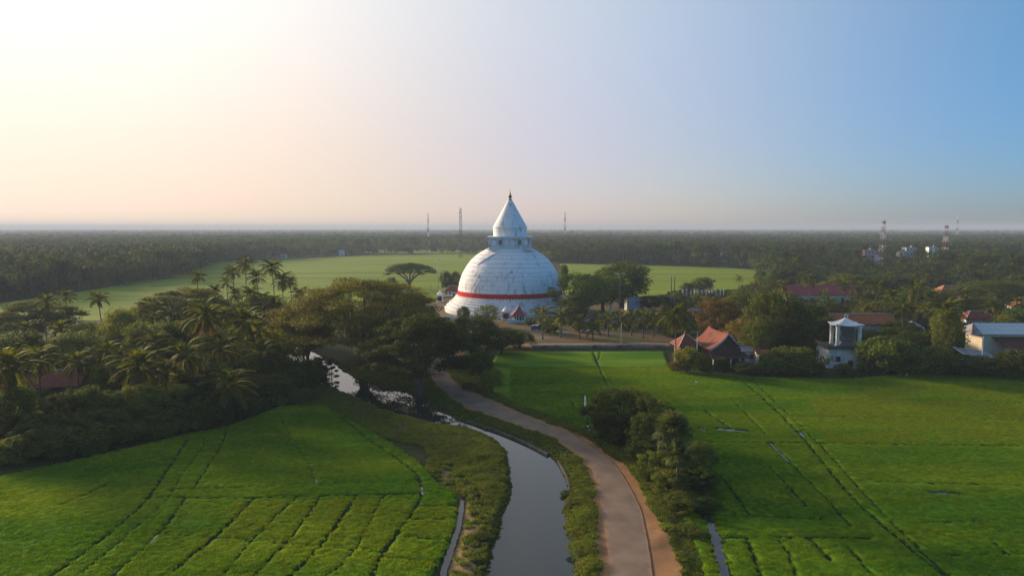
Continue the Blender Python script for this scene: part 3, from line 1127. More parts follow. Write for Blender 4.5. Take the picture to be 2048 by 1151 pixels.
wall_along('retaining_wall', resample(GL([(934, 842), (991, 861), (1052, 886), (1096, 909)], -0.6), 2.0), -1.6, -0.32, 0.35, M['darkconcrete'], 'dark concrete retaining wall on the road side of the canal', 'retaining wall')
wall_along('retaining_wall', resample(GL([(1116, 922), (1131, 948), (1140, 975), (1139, 985)], -0.6), 2.0), -1.6, -0.34, 0.3, M['darkconcrete'], 'weathered concrete lip on the canal bank below the dog', 'retaining wall')
wall_along('field_wall', GL([(1064, 697.5), (1330, 696.5)], -0.5), -0.6, 0.75, 0.25, M['concrete'], 'low grey concrete wall along the far edge of the right field', 'wall', seg=4)

# ------------------------------------------------------------------ the stupa
SX, SY = P(1020, 560, 335)[0], 335.0
stupa = empty('stupa', (SX, SY, -0.45), 0, 'huge white dome stupa with red band, pointed cone and gold finial', 'stupa')
PXM = 335.0 / FOC


def add_stupa():
    # stepped base terraces
    prof = [(32.0, 0.0, 1.9), (30.9, 1.9, 3.3), (29.6, 3.3, 4.6), (28.2, 4.6, 5.7), (27.2, 5.7, 6.7), (26.4, 6.7, 7.7)]
    for r_, z0, z1 in prof:
        b_ = MB()
        b_.lathe([(r_, z0), (r_ + 0.12, z0 + 0.5), (r_ + 0.25, z1 - 0.28), (r_ + 0.28, z1 - 0.1), (r_ - 0.1, z1), (r_ - 2.4, z1 + 0.04)], 128)
        b_.build('base_terrace', M['white'], stupa, False)
    # red cloth band with white dots below it
    b_ = MB()
    b_.lathe([(25.75, 7.7), (25.80, 7.85), (25.74, 9.95), (25.55, 10.05)], 128)
    band = b_.build('red_band', M['redcloth'], stupa, True)
    bead = MB().box((0, 0, 0), (0.12, 0.6, 0.4)).mesh('bead', M['whitewall'])
    for i in range(110):
        a = 2 * math.pi * i / 110
        o = mesh_obj('bead', bead, band)
        o.location = (25.95 * math.cos(a), 25.95 * math.sin(a), 7.92)
        o.rotation_euler = (0, 0, a)
    # dome courses
    zz = [10.0, 11.9, 13.6, 15.9, 17.8, 19.6, 21.9, 23.7, 25.8, 27.4, 28.9, 30.2]
    keyz = [6, 8, 10, 13, 15.3, 18.8, 22.4, 24.8, 27.2, 29.5, 30.6]
    keyr = [25.6, 25.6, 25.5, 25.0, 24.4, 23.1, 20.9, 19.0, 16.4, 12.6, 10.2]
    for a, c in zip(zz[:-1], zz[1:]):
        prof = []
        for t in np.linspace(0, 1, 6):
            z = a + (c - a) * t
            r_ = np.interp(z, keyz, keyr)
            prof.append((r_, z))
        r0 = prof[0][0]
        b_ = MB()
        b_.lathe([(r0 - 0.30, a), (r0 - 0.28, a + 0.12)] + [(p[0] + 0.02 * (i == 0), p[1] + 0.14 * (i == 0)) for i, p in enumerate(prof)] + [(prof[-1][0] - 0.35, c + 0.02)], 128)
        b_.build('dome_course', M['white'], stupa, False)
    # raised old repair scroll on the upper left
    b_ = MB()
    pts = []
    for t in np.linspace(0, 1, 14):
        az = R(222 + 26 * t)
        z = 22.8 + 6.2 * t ** 0.8
        r_ = np.interp(z, keyz, keyr) + 0.10
        pts.append((r_ * math.cos(az), r_ * math.sin(az), z))
    b_.tube(pts, [0.1 + 0.4 * math.sin(math.pi * t) for t in np.linspace(0.02, 0.98, 14)], 6)
    b_.build('plaster_scroll', M['white_old'], stupa, True)
    # square harmika
    b_ = MB()
    b_.box((0, 0, 32.6), (20.2, 20.2, 5.6))
    hm = b_.build('harmika', M['white_old'], stupa)
    b_ = MB()
    b_.box((0, 0, 30.1), (21.6, 21.6, 0.5))
    b_.box((0, 0, 35.65), (21.4, 21.4, 0.5))
    b_.box((0, 0, 36.05), (22.0, 22.0, 0.3))
    b_.build('cornice', M['white'], hm)
    for k in range(4):
        ca, sa = math.cos(k * math.pi / 2), math.sin(k * math.pi / 2)
        for x in (-7.6, -4.6, -1.5, 1.5, 4.6, 7.6):
            b_ = MB()
            yy_ = -10.16
            b_.box((x * ca - yy_ * sa, x * sa + yy_ * ca, 33.4), (1.6, 0.12, 2.2), k * math.pi / 2)
            b_.build('niche_panel', M['relief'] if x in (-4.6, 4.6) else M['white'], hm)
    # drum and cone
    b_ = MB()
    b_.lathe([(8.25, 36.2), (8.3, 36.4), (8.15, 36.5), (8.15, 38.6), (8.3, 38.8), (8.3, 39.3), (8.15, 39.5), (8.15, 40.2)], 96)
    b_.build('drum', M['white'], stupa)
    b_ = MB()
    b_.lathe([(8.15, 40.2), (8.45, 40.25), (8.5, 40.6), (8.3, 40.8), (6.6, 43.9), (4.9, 46.9), (3.2, 49.9), (1.6, 52.8), (0.95, 53.8), (0.9, 54.0)], 96, cap_top=True)
    b_.build('cone', M['white'], stupa, False)
    b_ = MB()
    b_.lathe([(0.9, 54.0), (1.15, 54.2), (0.7, 54.5), (0.4, 54.8), (0.95, 55.2), (1.1, 55.6), (0.7, 56.0), (0.35, 56.3), (0.6, 56.7), (0.35, 57.1), (0.15, 57.6), (0.22, 57.9), (0.05, 58.8), (0.02, 59.4)], 20)
    b_.build('finial', M['gold'], stupa, True)


add_stupa()


def shrine(px, pyb, y, w, h, label, rz=0.0):
    x = P(px, 600, y)[0]
    r_ = empty('shrine', (x, y, -0.45), rz, label, 'shrine')
    b_ = MB()
    b_.box((0, 0, 0.25), (w * 1.25, w * 1.25, 0.5))
    b_.build('plinth', M['whitewall'], r_)
    b_ = MB()
    t = 0.25
    for sx in (-1, 1):
        b_.box((sx * (w / 2 - t / 2), 0, 0.5 + h * 0.28), (t, w, h * 0.56))
    b_.box((0, w / 2 - t / 2, 0.5 + h * 0.28), (w - 2 * t, t, h * 0.56))
    b_.box((0, -w / 2 + t / 2, 0.5 + h * 0.50), (w - 2 * t, t, h * 0.12))
    b_.build('wall', M['whitewall'], r_)
    b_ = MB()
    b_.box((0, -w * 0.1, 0.5 + h * 0.22), (w * 0.5, w * 0.2, h * 0.42))
    b_.build('niche', M['dark'], r_)
    b_ = MB()
    b_.box((0, 0, 0.5 + h * 0.585), (w * 1.2, w * 1.2, h * 0.05))
    b_.lathe([(w * 0.45, 0.5 + h * 0.61), (w * 0.42, 0.5 + h * 0.72), (w * 0.3, 0.5 + h * 0.78), (w * 0.16, 0.5 + h * 0.80), (w * 0.12, 0.5 + h * 0.88), (w * 0.03, 0.5 + h)], 20)
    b_.build('spire', M['whitewall'], r_)
    return r_


shrine(880, 603, 372, 2.9, 6.3, 'small white spired shrine left of the stupa base')
shrine(1012, 630, 300, 3.2, 5.6, 'white arched shrine with dark niche before the stupa')


# ------------------------------------------------------------------ buildings
def pitched_roof(w, d, rise, over, z, kind='gable', th=0.18):
    """verts/faces of a roof with thickness; ridge along local X"""
    hw, hd = w / 2 + over, d / 2 + over
    rw = hw if kind == 'gable' else max(0.05, hw - hd * 0.9)
    top = [(-hw, -hd, z), (hw, -hd, z), (hw, hd, z), (-hw, hd, z), (-rw, 0, z + rise), (rw, 0, z + rise)]
    bot = [(p[0], p[1], p[2] - th) for p in top]
    fs = [(0, 1, 5, 4), (2, 3, 4, 5)]
    if kind != 'gable':
        fs += [(1, 2, 5), (3, 0, 4)]
    n = 6
    fs += [tuple(n + i for i in reversed(f)) for f in fs]
    if kind == 'gable':
        for a, c in ((0, 1), (2, 3), (1, 5), (5, 2), (3, 4), (4, 0)):
            fs.append((c, a, n + a, n + c))
    else:
        for a, c in ((0, 1), (1, 2), (2, 3), (3, 0)):
            fs.append((c, a, n + a, n + c))
    return top + bot, fs


def house(name, px, y, w, d, wall_h, rise, roof, wall, label, rz=0.0, kind='hip', group=None, over=0.6, ridge=True, wins=3, z0=-0.5, cat='house'):
    x = P(px, 600, y)[0]
    r_ = empty(name, (x, y, z0), rz, label, cat, group)
    b_ = MB()
    b_.box((0, 0, wall_h / 2), (w, d, wall_h))
    if kind == 'gable':
        rr = rise * (d / 2) / (d / 2 + over)
        for sx in (-1, 1):
            xx = sx * w / 2
            vs = [(xx, -d / 2, wall_h), (xx, d / 2, wall_h), (xx, 0, wall_h + rr - 0.05), (xx - sx * .2, -d / 2, wall_h), (xx - sx * .2, d / 2, wall_h), (xx - sx * .2, 0, wall_h + rr - 0.05)]
            b_.add(vs, [(0, 1, 2), (5, 4, 3), (0, 2, 5, 3), (1, 4, 5, 2)])
    b_.build('wall', wall, r_)
    v, f = pitched_roof(w, d, rise, over, wall_h - rise * over / (d / 2 + over) + 0.15, kind)
    ro = MB().add(v, f).build('roof', roof, r_)
    if ridge:
        b_ = MB()
        top = v
        b_.tube([top[4], top[5]], 0.16, 5)
        if kind != 'gable':
            for i, j in ((0, 4), (3, 4), (1, 5), (2, 5)):
                b_.tube([top[i], top[j]], 0.12, 5)
        b_.build('ridge_cap', M['ridge'], ro)
    for i in range(wins):
        xx = -w / 2 + w * (i + 0.5) / wins
        if i == wins // 2:
            bb = MB().box((xx, -d / 2 - 0.03, 1.05), (1.0, 0.1, 2.1))
            bb.build('door', M['brownwall'], r_)
        else:
            bb = MB().box((xx, -d / 2 - 0.02, wall_h * 0.58), (1.2, 0.1, 1.2))
            wo = bb.build('window', M['glass'], r_)
            MB().box((xx, -d / 2 - 0.05, wall_h * 0.58 - 0.68), (1.5, 0.2, 0.12)).build('sill', M['whitewall'], wo)
    return r_


# left woodland houses
house('tiled_house', 215, 212, 18, 9, 3.6, 3.0, M['terracotta'], M['creamwall'], 'terracotta tiled house among the left trees, behind the palms', R(-6), 'gable')
house('tiled_house', 100, 165, 13, 9, 2.8, 3.2, M['terracotta'], M['brownwall'], 'dull red roofed house nearest the left hedge', R(14), 'gable')
house('tiled_house', -20, 215, 14, 9, 3.5, 2.8, M['terracotta'], M['creamwall'], 'tiled roof cut by the left edge of the picture', R(5), 'hip')
# right village
house('orange_roof_house', 1718, 252, 24, 9, 5.6, 3.4, M['orange_tiles'], M['creamwall'], 'long orange tiled house behind the white wheel shrine', R(3), 'gable')
house('long_hall', 1632, 362, 38, 13, 5.8, 4.6, M['crimson'], M['creamwall'], 'long crimson roofed hall behind the two palms', R(2), 'gable', wins=7, ridge=False)
house('village_house', 1905, 352, 20, 12, 6.8, 4.2, M['orange_tiles'], M['pinkwall'], 'pink walled house with bright orange hipped roof on the right', R(-4), 'hip', wins=5)
house('village_house', 1955, 272, 12, 8, 4.6, 3.0, M['terracotta'], M['whitewall'], 'dull brown roofed house above the long metal roof', R(-5), 'hip')
house('village_house', 1826, 243, 9, 7, 4.8, 2.2, M['grey_roof'], M['greywall'], 'small grey gabled house between the right-hand palms', R(62), 'gable', ridge=False)
house('village_house', 1795, 262, 9, 7, 5.2, 3.2, M['brown_roof'], M['brownwall'], 'reddish brown house with steep roof beside the grey gable', R(10), 'gable', ridge=False)
house('village_house', 2055, 300, 12, 8, 6.0, 3.0, M['orange_tiles'], M['whitewall'], 'white house with orange roof at the far right edge', R(-10), 'hip')
house('village_house', 1862, 330, 8, 6, 3.0, 2.0, M['grey_roof'], M['whitewall'], 'low grey roofed hut left of the pink house', R(8), 'gable', ridge=False)
house('village_house', 2010, 300, 14, 8, 3.2, 2.0, M['grey_roof'], M['greywall'], 'long low grey roofed building by the right edge', R(-15), 'gable', ridge=False)
house('compound_house', 1268, 332, 7.4, 8, 6.0, 1.8, M['grey_roof'], M['greywall'], 'tall grey gable fronted building right of the stupa', R(90), 'gable', ridge=False, wins=2)
house('compound_house', 905, 405, 9, 7, 3.4, 3.2, M['terracotta'], M['whitewall'], 'small red roofed pavilion behind the stupa on its left', R(0), 'hip', wins=4)
house('compound_house', 800, 430, 14, 5, 2.2, 1.6, M['orange_tiles'], M['creamwall'], 'low orange roofed shed under the umbrella tree', R(3), 'gable', ridge=False)
house('blue_shed', 1216, 292, 7, 4, 2.4, 0.9, M['blue_sheet'], M['whitewall'], 'small shed with blue roof beside the white pillar', R(4), 'gable', ridge=False)
house('blue_shed', 1388, 316, 5, 4, 2.4, 0.8, M['blue_sheet'], M['whitewall'], 'small blue kiosk before the stone pillars', R(4), 'gable', ridge=False)
house('lean_to', 1480, 204, 8, 6, 3.8, 1.2, M['grey_roof'], M['whitewall'], 'white lean-to right of the red gabled house', R(8), 'gable', ridge=False)
house('lean_to', 1535, 197, 5, 5, 4.2, 1.0, M['terracotta'], M['creamwall'], 'small cream hut behind the dark round bush', R(-8), 'gable', ridge=False)


def block(px, y, w, d, h, wall, label, floors=3, rz=0.0, group='far village buildings'):
    x = P(px, 500, y)[0]
    r_ = empty('village_building', (x, y, -0.5), rz, label, 'building', group)
    MB().box((0, 0, h / 2), (w, d, h)).build('wall', wall, r_)
    b_ = MB()
    b_.box((0, 0, h + 0.15), (w + 0.8, d + 0.8, 0.3))
    b_.box((w * 0.25, 0, h + 1.2), (2.5, 2.5, 1.8))
    b_.build('roof', M['concrete'], r_)
    n = max(2, int(w / 3.5))
    for fl in range(floors):
        for i in range(n):
            z = h * (fl + 0.55) / floors
            xx = -w / 2 + w * (i + 0.5) / n
            MB().box((xx, -d / 2 - 0.02, z), (1.3, 0.1, 1.4)).build('window', M['glass'], r_)
    return r_


block(1735, 700, 15, 10, 17.5, M['pinkwall'], 'pale pink village block left of the red and white mast', 4, R(12))
block(1757, 690, 5, 6, 13, M['whitewall'], 'slim white house at the foot of the red and white mast', 3)
block(1818, 760, 12, 10, 18.5, M['greywall'], 'grey village block between the two masts', 4)
block(1803, 720, 7, 7, 16, M['creamwall'], 'cream building topped orange right of the mast', 3)
block(1864, 740, 9.5, 8, 19.5, M['whitewall'], 'bright white block left of the second mast', 4, R(-10))
block(1450, 810, 9, 8, 11, M['whitewall'], 'white house standing alone in the far trees', 2)
block(560, 905, 16, 8, 5, M['whitewall'], 'white shed at the far edge of the left rice field', 1)
block(683, 990, 7, 7, 8, M['whitewall'], 'tiny pale house before the far forest', 2)
block(1478, 330, 5, 5, 5, M['creamwall'], 'small cream hut behind the right-hand trees', 1)


# red-roofed pavilion with windows before the stupa, and boundary walls
def pavilion():
    x, y = P(1038, 620, 291)[0], 291.0
    r_ = empty('pavilion', (x, y, -0.45), 0, 'little white pavilion with steep red pyramid roof before the stupa', 'pavilion')
    w = 5.0
    MB().box((0, 0, 0.6), (w + 0.6, w + 0.6, 1.2)).build('plinth', M['whitewall'], r_)
    b_ = MB()
    for i in range(5):
        xx = -w / 2 + 0.2 + (w - 0.4) * i / 4
        for yv in (-w / 2 + .2, w / 2 - .2):
            b_.box((xx, yv, 2.1), (0.42, 0.4, 1.8))
    b_.box((0, -w / 2 + .2, 3.1), (w, 0.5, 0.3))
    b_.box((0, w / 2 - .2, 3.1), (w, 0.5, 0.3))
    b_.build('column_row', M['whitewall'], r_)
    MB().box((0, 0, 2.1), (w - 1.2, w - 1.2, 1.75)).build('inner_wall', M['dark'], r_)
    b_ = MB()
    hw = w / 2 + 0.9
    rings = [(hw, 3.15), (hw * 0.62, 4.3), (hw * 0.32, 5.5), (hw * 0.12, 6.8), (0.03, 7.8)]
    vs, fs = [], []
    for r0, z in rings:
        vs += [(-r0, -r0, z), (r0, -r0, z), (r0, r0, z), (-r0, r0, z)]
    for i in range(len(rings) - 1):
        for j in range(4):
            fs.append((i * 4 + j, i * 4 + (j + 1) % 4, (i + 1) * 4 + (j + 1) % 4, (i + 1) * 4 + j))
    fs.append((3, 2, 1, 0))
    ro = MB().add(vs, fs).build('roof', M['crimson'], r_)
    b_ = MB()
    for j in range(4):
        b_.tube([vs[i * 4 + j] for i in range(len(rings))], 0.12, 5)
    b_.build('ridge_cap', M['ridge'], ro)


pavilion()
y = 288.0
wall_along('boundary_wall', [(P(1014, 600, y)[0], y), (P(1030, 600, y)[0], y)], -0.5, 1.3, 0.4, M['whitewall'], 'white boundary wall left of the red-roofed pavilion', 'wall', None, 4)
wall_along('boundary_wall', [(P(1048, 600, y)[0], y), (P(1180, 600, y + 4)[0], y + 4)], -0.5, 1.0, 0.4, M['whitewall'], 'white boundary wall right of the pavilion behind young palms', 'wall', None, 4)
wall_along('boundary_wall', [(P(880, 600, 300)[0], 300), (P(962, 600, 294)[0], 294)], -0.5, 1.0, 0.4, M['whitewall'], 'white boundary wall left of the stupa above the dark trees', 'wall', None, 4)


# ------------------------------------------------------------------ the red gabled hall
def gabled_hall():
    y = 199.0
    x = P(1436, 690, y)[0]
    r_ = empty('gabled_hall', (x, y, -0.5), R(10), 'red-brown hall with steep curved gable roof beside the rice field', 'hall')
    r_.scale = (0.88, 0.88, 0.92)
    w, d = 12.0, 13.0
    # walls
    b_ = MB()
    b_.box((0, 0, 3.1), (w - 1.6, d - 1.4, 6.2))
    yy_ = -(d - 1.4) / 2
    b_.add([(-(w - 1.6) / 2, yy_, 6.2), ((w - 1.6) / 2, yy_, 6.2), (0, yy_, 10.3), (-(w - 1.6) / 2, yy_ + .3, 6.2), ((w - 1.6) / 2, yy_ + .3, 6.2), (0, yy_ + .3, 10.3)], [(0, 1, 2), (5, 4, 3), (0, 2, 5, 3), (1, 4, 5, 2)])
    b_.build('wall', M['brownwall'], r_)
    # concave roof: profile across x
    prof = [(0, 10.9), (1.3, 9.5), (2.8, 8.3), (4.5, 7.2), (6.0, 6.6), (6.6, 6.5)]
    for s in (-1, 1):
        vs, fs = [], []
        ny_ = 7
        for j in range(ny_):
            t = j / (ny_ - 1)
            yv = -d / 2 - 0.8 + (d + 1.6) * t
            lift = 0.6 * abs(2 * t - 1) ** 2.5
            for (a, z) in prof:
                vs.append((s * a, yv, z + lift * (1 - a / 14)))
        m_ = len(prof)
        for j in range(ny_ - 1):
            for i in range(m_ - 1):
                q = (j * m_ + i, j * m_ + i + 1, (j + 1) * m_ + i + 1, (j + 1) * m_ + i)
                fs.append(q if s > 0 else q[::-1])
        o = MB().add(vs, fs).build('roof_slope', M['terracotta'] if s < 0 else M['brown_roof'], r_)  # sunlit left slope coloured redder, shaded right slope coloured darker
        md = o.modifiers.new('thick', 'SOLIDIFY')
        md.thickness = 0.2
        # barge board along the front edge
        b_ = MB()
        pts = [(s * a, -d / 2 - 0.86, z + 0.6 * (1 - a / 14) - 0.28) for a, z in prof]
        for p, q in zip(pts[:-1], pts[1:]):
            b_.add([(p[0], p[1], p[2] + .22), (q[0], q[1], q[2] + .22), (q[0], q[1], q[2] - .3), (p[0], p[1], p[2] - .3),
                    (p[0], p[1] + .12, p[2] + .22), (q[0], q[1] + .12, q[2] + .22), (q[0], q[1] + .12, q[2] - .3), (p[0], p[1] + .12, p[2] - .3)],
                   [(0, 1, 2, 3), (7, 6, 5, 4), (0, 4, 5, 1), (3, 2, 6, 7)])
        b_.build('barge_board', M['greywall'], r_)
    b_ = MB()
    b_.tube([(0, -d / 2 - 0.9, 11.55), (0, -d / 4, 11.05), (0, 0, 10.95), (0, d / 4, 11.05), (0, d / 2 + 0.9, 11.55)], 0.2, 6)
    b_.build('ridge_cap', M['terracotta'], r_)
    # veranda roof, rail and white posts
    b_ = MB()
    b_.add([(-6.6, -9.4, 4.0), (6.6, -9.4, 4.0), (6.2, -5.8, 5.2), (-6.2, -5.8, 5.2), (-6.6, -9.4, 3.85), (6.6, -9.4, 3.85), (6.2, -5.8, 5.05), (-6.2, -5.8, 5.05)],
           [(0, 1, 2, 3), (7, 6, 5, 4), (1, 0, 4, 5), (0, 3, 7, 4), (2, 1, 5, 6)])
    b_.build('veranda_roof', M['brown_roof'], r_)
    for i in range(5):
        MB().box((-6 + 3 * i, -9.0, 1.95), (0.32, 0.32, 3.9)).build('post', M['whitewall'], r_)
    MB().box((0, -7.4, 0.3), (13.4, 4.4, 0.6)).build('veranda_floor', M['brownwall'], r_)
    for sx in (-3.4, 0.2, 3.6):
        MB().box((sx, -5.85, 2.2), (1.3, 0.12, 2.0)).build('window', M['dark'], r_)


gabled_hall()


def corner_pavilion():
    y = 201.0
    x = P(1372, 690, y)[0]
    r_ = empty('corner_pavilion', (x, y, -0.5), R(8), 'small red hip-roofed pavilion left of the gabled hall', 'pavilion')
    MB().box((0, 0, 3.0), (5.4, 5.0, 6.0)).build('wall', M['brownwall'], r_)
    v, f = pitched_roof(5.4, 5.0, 2.9, 0.9, 5.9, 'hip')
    ro = MB().add(v, f).build('roof', M['terracotta'], r_)
    b_ = MB()
    for i, j in ((0, 4), (3, 4), (1, 5), (2, 5), (4, 5)):
        b_.tube([v[i], v[j]], 0.13, 5)
    b_.build('ridge_cap', M['ridge'], ro)
    MB().lathe([(0.35, 8.7), (0.5, 9.0), (0.3, 9.4), (0.1, 9.9), (0.02, 10.3)], 10, (-0.3, 0, 0)).build('pinnacle', M['redpaint'], r_, True)


corner_pavilion()


# ------------------------------------------------------------------ white wheel shrine on the flat roof
def wheel_shrine():
    y = 199.0
    x = P(1690, 690, y)[0]
    r_ = empty('wheel_shrine', (x, y, -0.5), R(-5), 'white flat-roofed building carrying a canopy over a stone wheel', 'shrine')
    w, d, h = 12.5, 9.0, 5.6
    MB().box((0, 0, h / 2), (w, d, h)).build('wall', M['whitewall'], r_)
    b_ = MB()
    b_.box((0, 0, h + 0.25), (w + 1.4, d + 1.4, 0.5))
    ro = b_.build('roof_slab', M['darkconcrete'], r_)
    b_ = MB()
    for sx in (-1, 1):
        b_.box((sx * (w / 2 + 0.55), 0, h + 0.85), (0.25, d + 1.3, 0.7))
    b_.box((0, -d / 2 - 0.5, h + 0.75), (w + 0.8, 0.25, 0.5))
    b_.build('parapet', M['darkconcrete'], ro)
    for i in range(6):
        MB().box((-w / 2 - 0.5, -d / 2 + 0.6 + 1.5 * i, h * 0.42), (0.3, 0.3, h * 0.84)).build('post', M['whitewall'], r_)
    for sx in (-3.5, 3.5):
        MB().box((sx, -d / 2 - 0.03, 2.7), (1.3, 0.1, 1.5)).build('window', M['glass'], r_)
    MB().box((0, -d / 2 - 0.03, 1.15), (1.4, 0.1, 2.3)).build('door', M['brownwall'], r_)
    # stepped pedestal
    b_ = MB()
    for k in range(4):
        b_.box((0, -0.4, h + 0.55 + 0.35 * k), (5.0 - 0.5 * k, 4.0 - 0.5 * k, 0.36))
    b_.build('pedestal', M['relief'], r_)
    # wheel
    b_ = MB()
    zc = h + 4.1
    ring = [(1.6 * math.cos(a), -0.6, zc + 1.6 * math.sin(a)) for a in np.linspace(0, 2 * math.pi, 33)]
    b_.tube(ring, 0.22, 6, False)
    ring = [(0.45 * math.cos(a), -0.6, zc + 0.45 * math.sin(a)) for a in np.linspace(0, 2 * math.pi, 17)]
    b_.tube(ring, 0.2, 6, False)
    wheel = b_.build('wheel', M['relief'], r_, True)
    for k in range(8):
        a = k * math.pi / 4
        MB().bar((0.4 * math.cos(a), -0.6, zc + 0.4 * math.sin(a)), (1.7 * math.cos(a), -0.6, zc + 1.7 * math.sin(a)), 0.13).build('spoke', M['relief'], wheel)
    MB().box((0, 0.2, zc - 0.1), (5.3, 0.35, 4.4)).build('back_slab', M['relief'], r_)
    MB().box((0, -0.6, h + 2.3), (4.2, 1.0, 0.5)).build('altar', M['relief'], r_)
    # columns, canopy
    for sx in (-1, 1):
        for sy in (-1, 1):
            b_ = MB()
            cx, cy_ = sx * 3.1, sy * 2.3
            b_.box((cx, cy_, h + 3.4), (0.8, 0.8, 5.8))
            for ddx in (-0.2, 0.2):
                b_.box((cx + ddx, cy_ - 0.42, h + 3.4), (0.12, 0.1, 5.2))
            b_.box((cx, cy_, h + 0.75), (1.0, 1.0, 0.5))
            b_.box((cx, cy_, h + 6.2), (1.0, 1.0, 0.4))
            b_.build('column', M['whitewall'], r_)
    hz = h + 6.4
    prof = [(1.0, 0.0), (0.97, 0.25), (0.72, 0.45), (0.45, 1.05), (0.2, 1.75), (0.05, 2.1)]
    vs, fs = [], []
    nseg = 32
    for k, (s, z) in enumerate(prof):
        for j in range(nseg):
            a = 2 * math.pi * j / nseg
            ca, sa = math.cos(a), math.sin(a)
            q = 1 / max(abs(ca), abs(sa))
            corner = abs(math.sin(2 * a)) ** 3
            vs.append((4.1 * s * ca * q, 3.2 * s * sa * q, hz + z + 0.55 * corner * max(0, s - 0.3)))
    for k in range(len(prof) - 1):
        for j in range(nseg):
            fs.append((k * nseg + j, k * nseg + (j + 1) % nseg, (k + 1) * nseg + (j + 1) % nseg, (k + 1) * nseg + j))
    fs.append(tuple(reversed(range(nseg))))
    can = MB().add(vs, fs).build('canopy', M['whitewall'], r_)
    b_ = MB()
    b_.tube([(0.5 * math.cos(a), 0, hz + 2.6 + 0.5 * math.sin(a)) for a in np.linspace(0, 2 * math.pi, 17)], 0.1, 5, False)
    b_.bar((0, 0, hz + 2.0), (0, 0, hz + 2.2), 0.12)
    b_.build('roof_wheel', M['whitewall'], can)


wheel_shrine()


# ------------------------------------------------------------------ long metal-roofed building
def metal_shed():
    y = 206.0
    x0, x1 = P(1948, 650, y)[0], P(2160, 650, y)[0]
    cx = (x0 + x1) / 2
    w = x1 - x0
    r_ = empty('metal_roof_building', (cx, y, -0.5), R(-2), 'long building with pale sheet-metal roof at the right edge', 'building')
    MB().box((0, 0, 4.4), (w - 1, 8.0, 8.8)).build('wall', M['creamwall'], r_)
    ro = MB()
    ro.add([(-w / 2 - 3.2, -4.9, 8.7), (w / 2, -4.9, 8.7), (w / 2, 4.9, 8.7), (-w / 2 - 3.2, 4.9, 8.7), (-w / 2, 0, 11.5), (w / 2, 0, 11.5)],
           [(0, 1, 5, 4), (2, 3, 4, 5), (3, 0, 4), (0, 3, 2, 1), (1, 2, 5)])
    rf = ro.build('roof', M['grey_roof'], r_)
    nv = Vector((0, -2.8, 4.9)).normalized()
    cols, rows = 18, 3
    sw = w / cols
    sheet_mb = MB()
    sl = math.hypot(4.9, 2.8) / rows
    tilt = Matrix.Rotation(math.atan2(2.8, 4.9), 3, 'X')
    sheet_mb.box((0, 0, 0), (sw - 0.05, sl + 0.03, 0.05), 0, tilt)
    sm = sheet_mb.mesh('roof_sheet', M['metal_roof'])
    for i in range(cols):
        for j in range(rows):
            t = (j + 0.5) / rows
            o = mesh_obj('roof_sheet', sm, rf)
            o.location = (-w / 2 + sw * (i + 0.5), -4.9 + 4.9 * t - 0.03, 8.7 + 2.8 * t + 0.05 + 0.015 * ((i + 2 * j) % 3))
    b_ = MB()
    b_.tube([(-w / 2 - 3.2, -4.9, 8.8), (-w / 2, 0, 11.65)], 0.16, 5)
    b_.build('hip_cap', M['redpaint'], rf)
    MB().tube([(-w / 2, 0, 11.6), (w / 2, 0, 11.6)], 0.12, 5).build('ridge_cap', M['steel'], rf)
    # lower rusty roof in front
    b_ = MB()
    zz0, zz1 = 8.0, 5.2
    b_.add([(-w / 2 + 3, -4.2, zz0), (w / 2, -4.2, zz0), (w / 2, -10, zz1), (-w / 2 + 6, -10, zz1), (-w / 2 + 3, -4.2, zz0 - .15), (w / 2, -4.2, zz0 - .15), (w / 2, -10, zz1 - .15), (-w / 2 + 6, -10, zz1 - .15)],
           [(3, 2, 1, 0), (4, 5, 6, 7), (2, 3, 7, 6), (3, 0, 4, 7)])
    b_.build('lower_roof', M['brown_roof'], r_)
    MB().box((3, -6.9, 2.5), (w - 8, 5.4, 5.0)).build('lower_wall', M['whitewall'], r_)
    for i in range(5):
        MB().box((-w / 2 + 9 + 4.4 * i, -9.63, 2.9), (1.4, 0.1, 1.5)).build('window', M['glass'], r_)


metal_shed()


def tarp_shed():
    y = 193.0
    x = P(1945, 690, y)[0]
    r_ = empty('tarp_shed', (x, y, -0.5), R(-4), 'blue-green tarp walled lean-to before the metal-roofed building', 'shed')
    b_ = MB()
    b_.add([(-4, -2.6, 5.0), (5.5, -2.6, 3.6), (5.5, 2.6, 4.8), (-4, 2.6, 6.2), (-4, -2.6, 4.9), (5.5, -2.6, 3.5), (5.5, 2.6, 4.7), (-4, 2.6, 6.1)],
           [(0, 1, 2, 3), (7, 6, 5, 4), (1, 0, 4, 5), (2, 1, 5, 6), (3, 2, 6, 7), (0, 3, 7, 4)])
    b_.build('roof', M['grey_roof'], r_)
    MB().box((-0.5, -2.0, 1.7), (6.8, 0.12, 3.4)).build('tarp_wall', M['blue_sheet'], r_)
    for xx in (-3.8, 0.8, 4.6):
        MB().box((xx, -2.3, 1.8), (0.18, 0.18, 3.6)).build('post', M['whitewall'], r_)


tarp_shed()


